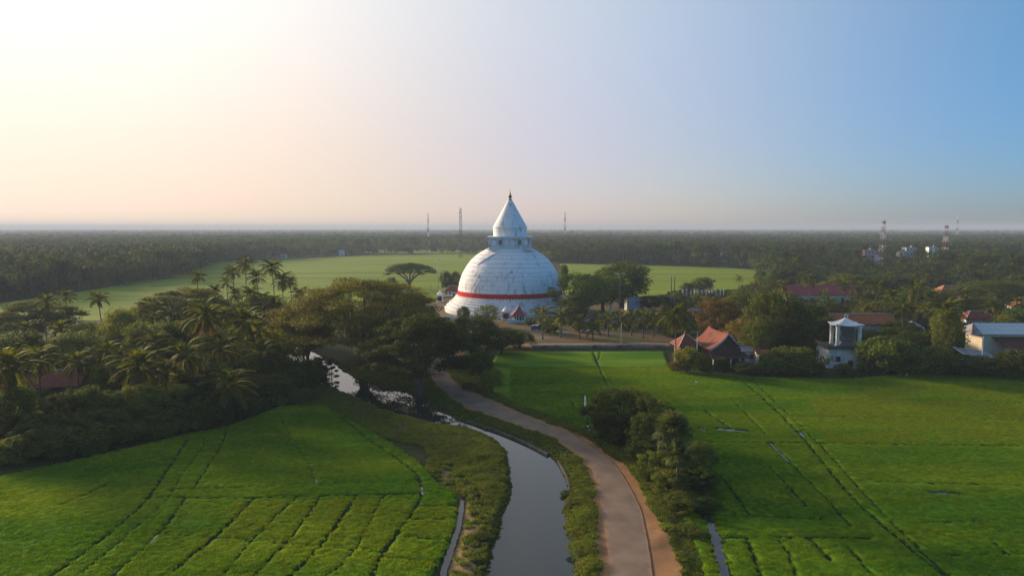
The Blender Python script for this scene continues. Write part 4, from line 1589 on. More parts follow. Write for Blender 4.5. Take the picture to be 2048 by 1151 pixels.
# ------------------------------------------------------------------ stone pillars, white pillar, car, poles, masts
rs_p = random.Random(5)
pm = []
for k in range(3):
    b_ = MB()
    hh = 4.4 + 0.5 * k
    b_.add([(-.28, -.28, 0), (.28, -.28, 0), (.28, .28, 0), (-.28, .28, 0), (-.22, -.22, hh * .96), (.22, -.22, hh * .96), (.22, .22, hh), (-.22, .22, hh)],
           [(3, 2, 1, 0), (4, 5, 6, 7), (0, 1, 5, 4), (1, 2, 6, 5), (2, 3, 7, 6), (3, 0, 4, 7)])
    b_.box((0, 0, 0.25), (0.85, 0.85, 0.5))
    pm.append(b_.mesh('stone_pillar', M['stone']))
for i in range(24):
    row = i % 2
    px = 1366 + (i // 2) * 7.4 + rs_p.uniform(-1.5, 1.5)
    y = 392 + 9 * row + rs_p.uniform(-1, 1)
    o = mesh_obj('stone_pillar', pm[rs_p.randrange(3)])
    o.location = (P(px, 590, y)[0], y, -0.5)
    o.rotation_euler = (R(rs_p.uniform(-3, 3)), R(rs_p.uniform(-3, 3)), rs_p.random())
    tag(o, 'grey granite pillar standing in the rows of ruined stone pillars', 'pillar', 'ruined stone pillars before the far field')


def white_pillar():
    y = 322.0
    r_ = empty('memorial_pillar', (P(1222, 600, y)[0], y, -0.45), 0, 'slender white memorial pillar with wide cap near the grey building', 'pillar')
    MB().box((0, 0, 0.4), (3.2, 3.2, 0.8)).build('plinth', M['darkconcrete'], r_)
    MB().lathe([(0.8, 0.8), (0.6, 1.2), (0.5, 1.4), (0.45, 5.6), (0.6, 5.8)], 16, cap_top=True).build('shaft', M['whitewall'], r_, False)
    MB().lathe([(0.6, 5.8), (1.3, 6.1), (1.35, 6.4), (0.6, 6.8), (0.3, 7.3), (0.05, 7.8)], 16).build('cap', M['whitewall'], r_, False)


white_pillar()


def car(px, y, rz, paint, roofc, label, van=False):
    x = P(px, 650, y)[0]
    r_ = empty('parked_van' if van else 'parked_car', (x, y, -0.43), rz, label, 'van' if van else 'car', 'vehicles parked before the stupa')
    if van:
        side = [(-2.2, .35), (2.2, .35), (2.25, .9), (2.0, 1.15), (1.3, 1.95), (-2.1, 1.95), (-2.25, 1.0)]
        glass = [(1.05, 1.15), (1.75, 1.18), (1.22, 1.82), (0.5, 1.82), (0.5, 1.15)]
    else:
        side = [(-2.1, .35), (2.1, .35), (2.15, .75), (1.3, .92), (0.6, 1.42), (-1.0, 1.42), (-1.7, .98), (-2.15, .9)]
        glass = [(-1.45, 1.0), (1.1, .98), (0.5, 1.36), (-0.95, 1.36)]
    n = len(side)
    hw = 0.85
    b_ = MB()
    tk = [hw - (0.16 if z > 1.1 else 0) for _, z in side]
    vs = [(p[0], -tk[i], p[1]) for i, p in enumerate(side)] + [(p[0], tk[i], p[1]) for i, p in enumerate(side)]
    b_.add(vs, [tuple(range(n)), tuple(reversed(range(n, 2 * n)))] + [((i + 1) % n, i, n + i, n + (i + 1) % n) for i in range(n)])
    body = b_.build('body', paint, r_)
    md = body.modifiers.new('bevel', 'BEVEL')
    md.width = 0.07
    md.segments = 2
    for s in (-1, 1):
        g = len(glass)
        yy_ = s * (hw - 0.06)
        vs = [(p[0], yy_, p[1]) for p in glass] + [(p[0], yy_ - s * 0.1, p[1]) for p in glass]
        MB().add(vs, [tuple(range(g)), tuple(reversed(range(g, 2 * g)))] + [((i + 1) % g, i, g + i, g + (i + 1) % g) for i in range(g)]).build('side_window', M['glass'], r_)
        for xx in (-1.3, 1.35):
            b_ = MB()
            b_.tube([(xx, s * 0.68, 0.33), (xx, s * 0.9, 0.33)], 0.33, 14)
            wh = b_.build('wheel', M['rubber'], r_)
            MB().tube([(xx, s * 0.88, 0.33), (xx, s * 0.92, 0.33)], 0.19, 10).build('rim', M['steel'], wh)
        MB().box((2.12, s * 0.6, 0.72), (0.12, 0.3, 0.16)).build('headlight', M['glass'], r_)
    ztop = max(p[1] for p in side)
    MB().box((-0.35 if van else -0.2, 0, ztop + 0.02), (2.6 if van else 1.3, 1.2, 0.05)).build('roof_panel', roofc, r_)
    return r_


car(1072, 268, R(12), M['bluepaint'], M['whitepaint'], 'dark blue van with pale roof parked under the leftmost young palm', True)
car(1170, 262, R(5), M['whitepaint'], M['whitepaint'], 'white car parked behind the third young palm')


def pole(name, px, top_py, y, rad, label, arms=0, lamp=False, cat='pole', mat=None, lean=0.0):
    x, _, zt = P(px, top_py, y)
    zb = ground(x, y)
    h = zt - zb
    r_ = empty(name, (x, y, zb), 0, label, cat, None)
    b_ = MB()
    b_.tube([(0, 0, 0), (lean * .5, 0, h * .5), (lean, 0, h)], [rad * 1.3, rad * 1.1, rad * .8], 8)
    b_.build('shaft', mat or M['concrete'], r_)
    for k in range(arms):
        MB().box((lean, 0, h - 0.4 - 0.8 * k), (2.0 - 0.4 * k, 0.12, 0.12)).build('cross_arm', M['steel'], r_)
    if lamp:
        for s in (-1, 1):
            b_ = MB()
            b_.tube([(0, 0, h - 0.1), (s * 0.8, 0, h + 0.15), (s * 1.3, 0, h + 0.15)], 0.07, 5)
            a = b_.build('lamp_arm', M['steel'], r_)
            MB().box((s * 1.6, 0, h + 0.12), (0.9, 0.4, 0.2)).build('lamp_head', M['whitepaint'], a)
    return r_


pole('lamp_post', 740, 544, 405, 0.16, 'double lamp post above the big rain tree against the far field', 0, True, 'lamp post', M['steel'])
pole('lamp_post', 876, 519, 430, 0.18, 'tall lamp mast between umbrella tree and stupa', 0, True, 'lamp post', M['steel'])
pole('lamp_post', 1240, 547, 290, 0.2, 'tall floodlight mast beside the grey gabled building', 0, True, 'lamp post', M['concrete'])
pole('flag_pole', 1243, 645, 233, 0.12, 'thin pole rising from the low field wall', 0, False, 'pole', M['creamwall'])
pole('utility_pole', 254, 563, 470, 0.25, 'pale utility pole on the left far field, right one of two', 1)
pole('utility_pole', 66, 586, 410, 0.25, 'pale utility pole at the left edge of the far field', 1)
pole('utility_pole', 1343, 553, 345, 0.22, 'left one of the paired tall poles right of the stupa', 1)
pole('utility_pole', 1349.5, 553, 345, 0.24, 'right one of the paired tall poles right of the stupa', 1)
pole('utility_pole', 950, 702, 190, 0.13, 'thin pale pole beside the road under the dark trees', 0)
pole('utility_pole', 1918, 590, 290, 0.2, 'pale pole with short arm behind the brown roof on the right', 1)
pole('utility_pole', 1960, 560, 360, 0.2, 'utility pole above the trees right of the pink house', 1)
pole('utility_pole', 2044, 562, 340, 0.2, 'utility pole at the right edge of the picture', 1)
pole('utility_pole', 1990, 592, 300, 0.18, 'short utility pole by the low grey building', 1)
pole('utility_pole', 862, 568, 440, 0.15, 'short dark pole beside the umbrella tree', 0)
pole('utility_pole', 663, 716, 178, 0.10, 'thin dark stake standing in the canal under the rain tree', 0, False, 'stake', M['bark'])
pole('utility_pole', 1967, 672, 190, 0.10, 'thin white pole before the tarp walled lean-to', 0, False, 'pole', M['whitepaint'])
pole('utility_pole', 1395, 660, 194, 0.07, 'thin pole with bulb left of the gabled hall roof', 0, False, 'pole', M['whitepaint'])


M['darksteel'] = surf('dark_steel', (0.07, 0.07, 0.075), (0.11, 0.11, 0.115), 2, 0.7)


def mast(px, top_py, y, wb, wt, label, bands=True, dishes=3, panels=False, nsec=8, mt=None):
    x, _, zt = P(px, top_py, y)
    r_ = empty('telecom_mast', (x, y, -0.5), R(20), label, 'mast')
    h = zt + 0.5
    for k in range(nsec):
        z0, z1 = h * 0.96 * k / nsec, h * 0.96 * (k + 1) / nsec
        a0 = wb + (wt - wb) * k / nsec
        a1 = wb + (wt - wb) * (k + 1) / nsec
        b_ = MB()
        th = (0.06 + 0.00006 * y) * (1.5 if panels else 1.0)
        cs = [(-1, -1), (1, -1), (1, 1), (-1, 1)]
        for i in range(4):
            p0 = (cs[i][0] * a0 / 2, cs[i][1] * a0 / 2, z0)
            p1 = (cs[i][0] * a1 / 2, cs[i][1] * a1 / 2, z1)
            q0 = (cs[(i + 1) % 4][0] * a0 / 2, cs[(i + 1) % 4][1] * a0 / 2, z0)
            q1 = (cs[(i + 1) % 4][0] * a1 / 2, cs[(i + 1) % 4][1] * a1 / 2, z1)
            b_.bar(p0, p1, th)
            b_.bar(p0, q1, th * .6)
            b_.bar(q0, p1, th * .6)
            b_.bar(p1, q1, th * .7)
        b_.build('lattice_section', (M['redpaint'] if k % 2 == 0 else M['whitepaint']) if bands else (mt or M['steel']), r_)
    MB().bar((0, 0, h * 0.95), (0, 0, h), 0.12).build('spike', M['steel'], r_)
    rr = random.Random(int(px))
    for k in range(dishes):
        a = rr.random() * 6.28
        z = h * rr.uniform(0.72, 0.93)
        b_ = MB()
        rad = rr.uniform(0.7, 1.1)
        c, s = math.cos(a), math.sin(a)
        o = wt * 0.6 + 0.4
        b_.tube([(c * o, s * o, z), (c * (o + .5), s * (o + .5), z)], [rad * .5, rad], 12)
        b_.build('dish', M['whitepaint'], r_)
    if panels:
        for k in range(6):
            a = k * math.pi / 3
            MB().box((1.6 * math.cos(a), 1.6 * math.sin(a), h * 0.93), (0.5, 0.25, 2.6), a + math.pi / 2).build('antenna_panel', M['darksteel'], r_)
        MB().lathe([(1.5, h * .93 - 1.4), (1.5, h * .93 - 1.2)], 12).build('antenna_ring', M['steel'], r_)


mast(856, 424, 1200, 3.0, 1.0, 'slim distant telecom mast, leftmost on the horizon', True, 1)
mast(921, 412, 900, 3.6, 1.8, 'tall telecom mast with dishes left of the stupa', False, 6, mt=M['darksteel'])
mast(1130, 422, 1300, 3.6, 1.4, 'slim distant mast right of the stupa cone', True, 1)
mast(1768, 437, 650, 6.0, 2.0, 'red and white mast nearest the pink village block', True, 2, True)
mast(1893, 447, 660, 5.0, 2.2, 'mast with antenna cluster above the bright white block', True, 2, True)
mast(1916, 429, 1500, 4.5, 1.8, 'faint slim mast furthest right on the horizon', True, 1)

# ------------------------------------------------------------------ vegetation
def leaf_cloud(clumps, size, seed, up=0.5, aspect=0.55):
    """clumps: (cx,cy,cz,rx,ry,rz,n) -> rhombus leaves facing outward and upward"""
    rs = np.random.RandomState(seed)
    Cs, Ns = [], []
    for cx, cy_, cz, rx, ry, rz, n in clumps:
        d = rs.randn(n, 3)
        d /= np.linalg.norm(d, axis=1)[:, None]
        r_ = rs.rand(n) ** 0.30
        p = d * r_[:, None] * np.array([rx, ry, rz]) + np.array([cx, cy_, cz])
        p += rs.randn(n, 3) * 0.06 * min(rx, ry)
        Cs.append(p)
        nn = d * 0.7 + np.array([0, 0, up]) + rs.randn(n, 3) * 0.45
        Ns.append(nn / np.linalg.norm(nn, axis=1)[:, None])
    C, Nn = np.vstack(Cs), np.vstack(Ns)
    n = len(C)
    t = np.cross(Nn, rs.randn(n, 3))
    t /= np.linalg.norm(t, axis=1)[:, None] + 1e-9
    b_ = np.cross(Nn, t)
    s = size * (0.6 + 0.8 * rs.rand(n))[:, None]
    V = np.stack([C - t * s, C + b_ * s * aspect - Nn * s * .12, C + t * s, C - b_ * s * aspect - Nn * s * .12], 1).reshape(-1, 3)
    return V, np.arange(n * 4).reshape(-1, 4)


def broadleaf_proto(seed, h=12.0, w=10.0, trunk=3.0, ncl=46, per=120, leaf=0.26, mat='leaf', droop=0.0, bare=0.0, clr=0.17):
    rs = np.random.RandomState(seed)
    cz = trunk + (h - trunk) * 0.48
    rz = (h - trunk) * 0.52
    tb = MB()
    bend = rs.randn(2) * 0.3
    tr = w * 0.026 + 0.08
    tb.tube([(0, 0, -0.3), (bend[0] * .5, bend[1] * .5, trunk * .6), (bend[0], bend[1], trunk), (bend[0], bend[1], cz)], [tr * 1.5, tr * 1.05, tr * .9, tr * .35], 8)
    clumps = []
    lob = [(rs.randn() * 0.25, rs.randn() * 0.25) for _ in range(3)]
    for i in range(ncl):
        a = i * 2.39996 + rs.rand() * 0.6
        zf = -0.75 + 1.7 * ((i + rs.rand()) / ncl)
        ring = math.sqrt(max(0.05, 1 - min(0.98, abs(zf)) ** 2))
        q = 0.55 + 0.42 * rs.rand()
        wob = 1 + 0.22 * math.sin(2 * a + seed) + 0.15 * math.sin(3 * a + 2 * seed)
        x, y, z = math.cos(a) * ring * q * w / 2 * wob, math.sin(a) * ring * q * w / 2 * wob, cz + zf * rz * 0.92 * (0.8 + 0.2 * wob)
        cr = w * clr * (0.6 + 0.6 * rs.rand())
        clumps.append((x, y, z, cr, cr, cr * 0.68, int(per * (0.6 + 0.8 * rs.rand()))))
        if i % 3 == 0:
            m = (bend[0] + (x - bend[0]) * .45, bend[1] + (y - bend[1]) * .45, trunk + (z - trunk) * .55 + 0.2)
            tb.tube([(bend[0], bend[1], trunk * (0.8 + 0.4 * rs.rand())), m, (x, y, z)], [tr * .5, tr * .32, tr * .10], 5, False)
    V, F = leaf_cloud(clumps, leaf, seed + 1)
    return tb.mesh('trunk', M['bark'], True), np_mesh('crown', V, F, M[mat])


def rain_tree_proto(seed, h=20.0, w=34.0, layers=3, ncl=150, per=150, leaf=0.30, mat='leaf_warm', fork=0.22, thick=0.36):
    """umbrella crown of flat leaf pads carried on spreading limbs"""
    rs = np.random.RandomState(seed)
    tb = MB()
    zf = h * fork
    tr = w * 0.022 + 0.15
    tb.tube([(0, 0, -0.4), (0.1, 0.1, zf * .4), (0.2, 0, zf)], [tr * 1.7, tr * 1.1, tr * 1.05], 10)
    nl = 9
    limbs = []
    for i in range(nl):
        a = 2 * math.pi * (i + 0.35 * rs.rand()) / nl
        rr = w * (0.28 + 0.10 * rs.rand())
        zt = h * (0.62 + 0.12 * rs.rand())
        pts = [(0.2, 0, zf * .9), (rr * .28 * math.cos(a), rr * .28 * math.sin(a), zf + (zt - zf) * .42), (rr * .62 * math.cos(a + .1), rr * .62 * math.sin(a + .1), zf + (zt - zf) * .78), (rr * math.cos(a), rr * math.sin(a), zt)]
        tb.tube(pts, [tr * .62, tr * .45, tr * .32, tr * .2], 6, False)
        limbs.append((a, rr, pts))
    clumps = []
    for i in range(ncl):
        lay = rs.choice([0, 0, 0, 1, 1, 2][:2 * layers])
        a = i * 2.39996 + rs.rand() * .5
        q = math.sqrt((i + .5) / ncl)
        wob = 1 + 0.13 * math.sin(2 * a + seed) + 0.10 * math.sin(5 * a + seed * 2)
        if lay > 0:
            q = 0.45 + 0.6 * q * (1 - 0.1 * lay)
        rho = min(q, 1.02) * w / 2 * wob
        lump = 0.05 * h * math.sin(3.1 * a + q * 5 + seed)
        z = h * (0.95 - thick * q ** 2.3 - 0.13 * lay) + lump + rs.randn() * 0.25
        x, y = rho * math.cos(a), rho * math.sin(a)
        cr = w * (0.055 + 0.045 * rs.rand())
        clumps.append((x, y, z, cr * 1.2, cr * 1.2, cr * 0.26, int(per * (0.6 + 0.8 * rs.rand()))))
        if i % 2 == 0:
            best = min(limbs, key=lambda l: abs(math.atan2(math.sin(l[0] - a), math.cos(l[0] - a))))
            s = best[2][2] if q > 0.45 else best[2][1]
            m = ((s[0] + x) / 2, (s[1] + y) / 2, (s[2] + z) / 2 + 0.3)
            tb.tube([s, m, (x, y, z - 0.1)], [tr * .2, tr * .13, tr * .05], 4, False)
    V, F = leaf_cloud(clumps, leaf, seed + 1, up=0.9)
    return tb.mesh('trunk', M['bark'], True), np_mesh('crown', V, F, M[mat])


def frond_mesh(e0, L=4.9, droop=1.5, n=24, mat='frond', seed=0, ll=0.95, wd=0.055):
    rs = np.random.RandomState(seed)
    pts, dirs = [], []
    p = np.array([0.0, 0.0, 0.0])
    N_ = 30
    for i in range(N_ + 1):
        t = i / N_
        e = e0 - droop * t ** 1.4
        d = np.array([math.cos(e), 0, math.sin(e)])
        pts.append(p.copy())
        dirs.append(d)
        p = p + d * L / N_
    V, F = [], []
    for i in range(0, N_, 3):        # midrib
        a, c = pts[i], pts[i + 3]
        w0, w1 = 0.07 * (1 - i / N_) + 0.012, 0.07 * (1 - (i + 3) / N_) + 0.012
        k = len(V)
        V += [a + (0, w0, 0), a - (0, w0, 0), c - (0, w1, 0), c + (0, w1, 0)]
        F.append((k, k + 1, k + 2, k + 3))
    for s in (-1, 1):
        for j in range(n):
            t = 0.14 + 0.84 * (j + rs.rand() * .4) / n
            i = t * N_
            i0 = int(i)
            f = i - i0
            a = pts[i0] * (1 - f) + pts[min(i0 + 1, N_)] * f
            d = dirs[i0]
            up = np.array([-d[2], 0, d[0]])
            l = ll * (math.sin(math.pi * min(1, t * .88 + .12)) ** .6 + 0.12) * (0.85 + .3 * rs.rand())
            side = np.array([0, s, 0]) * 0.78 + d * 0.5 + up * 0.12
            side /= np.linalg.norm(side)
            m = a + side * l * .5
            e = a + side * l * .92 + np.array([0, 0, -0.42 * l])
            w = d * wd
            k = len(V)
            V += [a - w * .7, a + w * .7, m + w + np.array([0, 0, -.06 * l]), e]
            F.append((k, k + 1, k + 2, k + 3))
            V.append(m - w + np.array([0, 0, -.06 * l]))
            F.append((k, k + 2, k + 3, k + 4))
    return np_mesh('frond', np.array(V), np.array(F), M[mat])


FR_E = [1.35, 1.05, 0.75, 0.45, 0.1, -0.35]
FRONDS = [frond_mesh(e, 4.9 if i < 5 else 4.3, 1.75 - 0.1 * i, seed=40 + i) for i, e in enumerate(FR_E)]
DRY = frond_mesh(-0.9, 3.9, 0.55, mat='frond_dry', seed=60)
rsP = random.Random(77)


def palm_trunk(h, r, bend, ang):
    b_ = MB()
    pts, rad = [], []
    for k in range(9):
        t = k / 8
        off = bend * (t ** 1.7)
        pts.append((off * math.cos(ang), off * math.sin(ang), -0.3 + (h + 0.3) * t))
        rad.append(r * (1.5 - 0.5 * min(1, t * 6)) * (1 - .32 * t))
    b_.tube(pts, rad, 8)
    return b_, pts[-1]


def palm(px, top_py, y, label, cw=1.0, group=None, nf=22, dry=2, bend=None, near=True, trunk_r=0.2, name='coconut_palm', full=False):
    x, _, zt = P(px, top_py, y)
    zb = ground(x, y)
    L_ = 4.9 * cw
    h = max(1.2, zt - zb - L_ * 0.52)
    r_ = empty(name, (x, y, zb), 0, label, 'palm', group)
    bd = rsP.uniform(0.2, 1.4) * min(1, h / 12) if bend is None else bend
    ang = rsP.random() * 6.28
    b_, tp = palm_trunk(h, trunk_r, bd, ang)
    r_.location.x -= tp[0]
    r_.location.y -= tp[1]
    b_.build('trunk', M['palmbark'], r_, True)
    a0 = rsP.random() * 6.28
    for k in range(nf):
        i = min(5, int(k / nf * 6.0))
        o = bpy.data.objects.new('frond', FRONDS[i])
        o.location = (tp[0], tp[1], tp[2] - 0.02 * k)
        o.rotation_euler = (rsP.uniform(-.25, .25), rsP.uniform(-.12, .12), a0 + k * 2.39996 + rsP.uniform(-.2, .2))
        s = cw * rsP.uniform(0.86, 1.12)
        o.scale = (s, s, s)
        link(o, r_)
    for k in range(dry):
        o = bpy.data.objects.new('frond', DRY)
        o.location = (tp[0], tp[1], tp[2] - 0.5)
        o.rotation_euler = (0, rsP.uniform(-.1, .2), rsP.random() * 6.28)
        s = cw * rsP.uniform(0.8, 1.1)
        o.scale = (s, s, s)
        o['label'] = 'dry brown hanging frond'
        link(o, r_)
    return r_


# far palms: one crown mesh
def far_crown(seed):
    rs = np.random.RandomState(seed)
    Vs, Fs, n0 = [], [], 0
    for k in range(15):
        me_ = frond_mesh(FR_E[min(5, k * 6 // 15)] + rs.randn() * .1, 4.6, 1.5, n=8, seed=seed * 50 + k, wd=0.13)
        v = np.zeros(len(me_.vertices) * 3)
        me_.vertices.foreach_get('co', v)
        v = v.reshape(-1, 3)
        f = np.array([tuple(p.vertices) for p in me_.polygons])
        bpy.data.meshes.remove(me_)
        a = k * 2.39996 + rs.rand() * .3
        c, s = math.cos(a), math.sin(a)
        v = np.c_[v[:, 0] * c - v[:, 1] * s, v[:, 0] * s + v[:, 1] * c, v[:, 2]]
        Vs.append(v)
        Fs.append(f + n0)
        n0 += len(v)
    return np_mesh('crown', np.vstack(Vs), np.vstack(Fs), M['frond'])


FCROWN = [far_crown(s) for s in (1, 2, 3)]
FTRUNK = []
for k in range(3):
    b_, tp = palm_trunk(12.0, 0.2, 0.4 + 0.5 * k, 2.0 * k)
    FTRUNK.append((b_.mesh('trunk', M['palmbark'], True), tp))


def far_palm(x, y, h, label, group, s=1.0):
    zb = ground(x, y)
    r_ = empty('coconut_palm', (x, y, zb), rsP.random() * 6.28, label, 'palm', group)
    k = rsP.randrange(3)
    tm, tp = FTRUNK[k]
    th = h - 2.4 * s
    t = bpy.data.objects.new('trunk', tm)
    t.scale = (1, 1, th / 12.0)
    link(t, r_)
    c = bpy.data.objects.new('crown', FCROWN[rsP.randrange(3)])
    c.location = (tp[0], tp[1], th)
    c.scale = (s, s, s)
    link(c, r_)
    return r_


# ---------- prototypes
BL = {
    'leaf': [broadleaf_proto(200 + i, 12, 10 + i, 3.0, 46, 150, 0.24, 'leaf') for i in range(3)],
    'leaf_dark': [broadleaf_proto(210 + i, 12, 10, 2.6, 50, 150, 0.24, 'leaf_dark') for i in range(3)],
    'leaf_brown': [broadleaf_proto(220, 12, 10, 3.5, 40, 130, 0.24, 'leaf_brown')],
    'leaf_yellow': [broadleaf_proto(230, 12, 11, 3.0, 40, 90, 0.26, 'leaf_yellow')],
}
SHRUB = {
    'leaf': [broadleaf_proto(300 + i, 4, 5.0, 0.5, 34, 150, 0.15, 'leaf') for i in range(3)],
    'leaf_dark': [broadleaf_proto(310 + i, 4, 5.0, 0.5, 34, 150, 0.15, 'leaf_dark') for i in range(3)],
    'leaf_yellow': [broadleaf_proto(320, 4, 5.0, 0.5, 30, 130, 0.13, 'leaf_yellow')],
    'leaf_dead': [broadleaf_proto(330, 4, 6.0, 0.3, 30, 60, 0.16, 'leaf_dead')],
}
THICK = {
    'leaf': [broadleaf_proto(340 + i, 10, 8.5, 0.8, 64, 190, 0.17, 'leaf', clr=0.125) for i in range(2)],
    'leaf_dark': [broadleaf_proto(350 + i, 10, 8.5, 0.8, 64, 190, 0.17, 'leaf_dark', clr=0.125) for i in range(2)],
    'leaf_yellow': [broadleaf_proto(360, 10, 8.5, 0.8, 60, 150, 0.17, 'leaf_yellow', clr=0.12)],
}
rsT = random.Random(31)


def proto_dims(me):
    v = np.zeros(len(me.vertices) * 3)
    me.vertices.foreach_get('co', v)
    v = v.reshape(-1, 3)
    return (np.percentile(v[:, 0], 99.5) - np.percentile(v[:, 0], .5) + np.percentile(v[:, 1], 99.5) - np.percentile(v[:, 1], .5)) / 2, v[:, 2].max()


DIMS = {}


def plant(kind, proto, x, y, h, w, label, cat, group=None, parts=('trunk', 'crown'), sink=0.0):
    tm, cm = proto
    if cm.name not in DIMS:
        DIMS[cm.name] = proto_dims(cm)
    pw, ph = DIMS[cm.name]
    zb = ground(x, y)
    r_ = empty(kind, (x, y, zb - sink), rsT.random() * 6.28, label, cat, group)
    s = (w / pw, w / pw, h / ph)
    for nm, m_ in zip(parts, (tm, cm)):
        o = bpy.data.objects.new(nm, m_)
        o.scale = s
        link(o, r_)
    return r_


def tree(px, top_py, y, wpx, mat, label, group=None, name='broadleaf_tree', proto=None):
    x, _, zt = P(px, top_py, y)
    h = zt - ground(x, y)
    w = wpx * y / FOC
    pr = proto or rsT.choice(BL[mat])
    return plant(name, pr, x, y, h, w, label, 'tree', group)


def shrub(px, top_py, y, wpx, mat, label, group=None, name='shrub', pool=None):
    x, _, zt = P(px, top_py, y)
    h = max(0.6, zt - ground(x, y))
    return plant(name, rsT.choice((pool or SHRUB)[mat]), x, y, h, wpx * y / FOC, label, 'shrub', group, ('stem', 'foliage'), 0.1)


# ---------- rain trees
RT_A = rain_tree_proto(401, 26, 46, 3, 250, 230, 0.30)
RT_B = rain_tree_proto(402, 20, 27, 3, 190, 230, 0.25, 'leaf_dark')
RT_C = rain_tree_proto(403, 18, 30, 3, 170, 180, 0.30)
RT_U = rain_tree_proto(404, 17, 30, 1, 95, 120, 0.34, 'leaf_dark', 0.20, 0.30)
tree(722, 553, 196, 345, None, 'largest spreading rain tree, brown-green dome behind the canal pool', 'spreading rain trees', 'rain_tree', RT_A)
tree(836, 626, 161, 232, None, 'dark rain tree overhanging the canal beside the road', 'spreading rain trees', 'rain_tree', RT_B)
tree(372, 574, 240, 195, None, 'umbrella rain tree under the palm left of centre of the woodland', 'spreading rain trees', 'rain_tree', RT_C)
tree(66, 600, 242, 170, None, 'flat-topped rain tree at the left edge before the far field', 'spreading rain trees', 'rain_tree', RT_C)
tree(520, 592, 232, 180, None, 'rain tree beneath the two tallest palms', 'spreading rain trees', 'rain_tree', RT_C)
tree(818, 524, 452, 96, None, 'lone umbrella tree with bare spreading limbs on the far field edge', 'spreading rain trees', 'rain_tree', RT_U)
tree(612, 598, 196, 120, None, 'olive green rain tree crown left of the largest one', 'spreading rain trees', 'rain_tree', RT_C)
tree(2000, 560, 330, 150, None, 'broad flat-topped tree behind the low grey building on the right', 'spreading rain trees', 'rain_tree', RT_B)
tree(1985, 505, 480, 170, None, 'wide dome tree at the upper right before the hazy forest', 'spreading rain trees', 'rain_tree', RT_B)

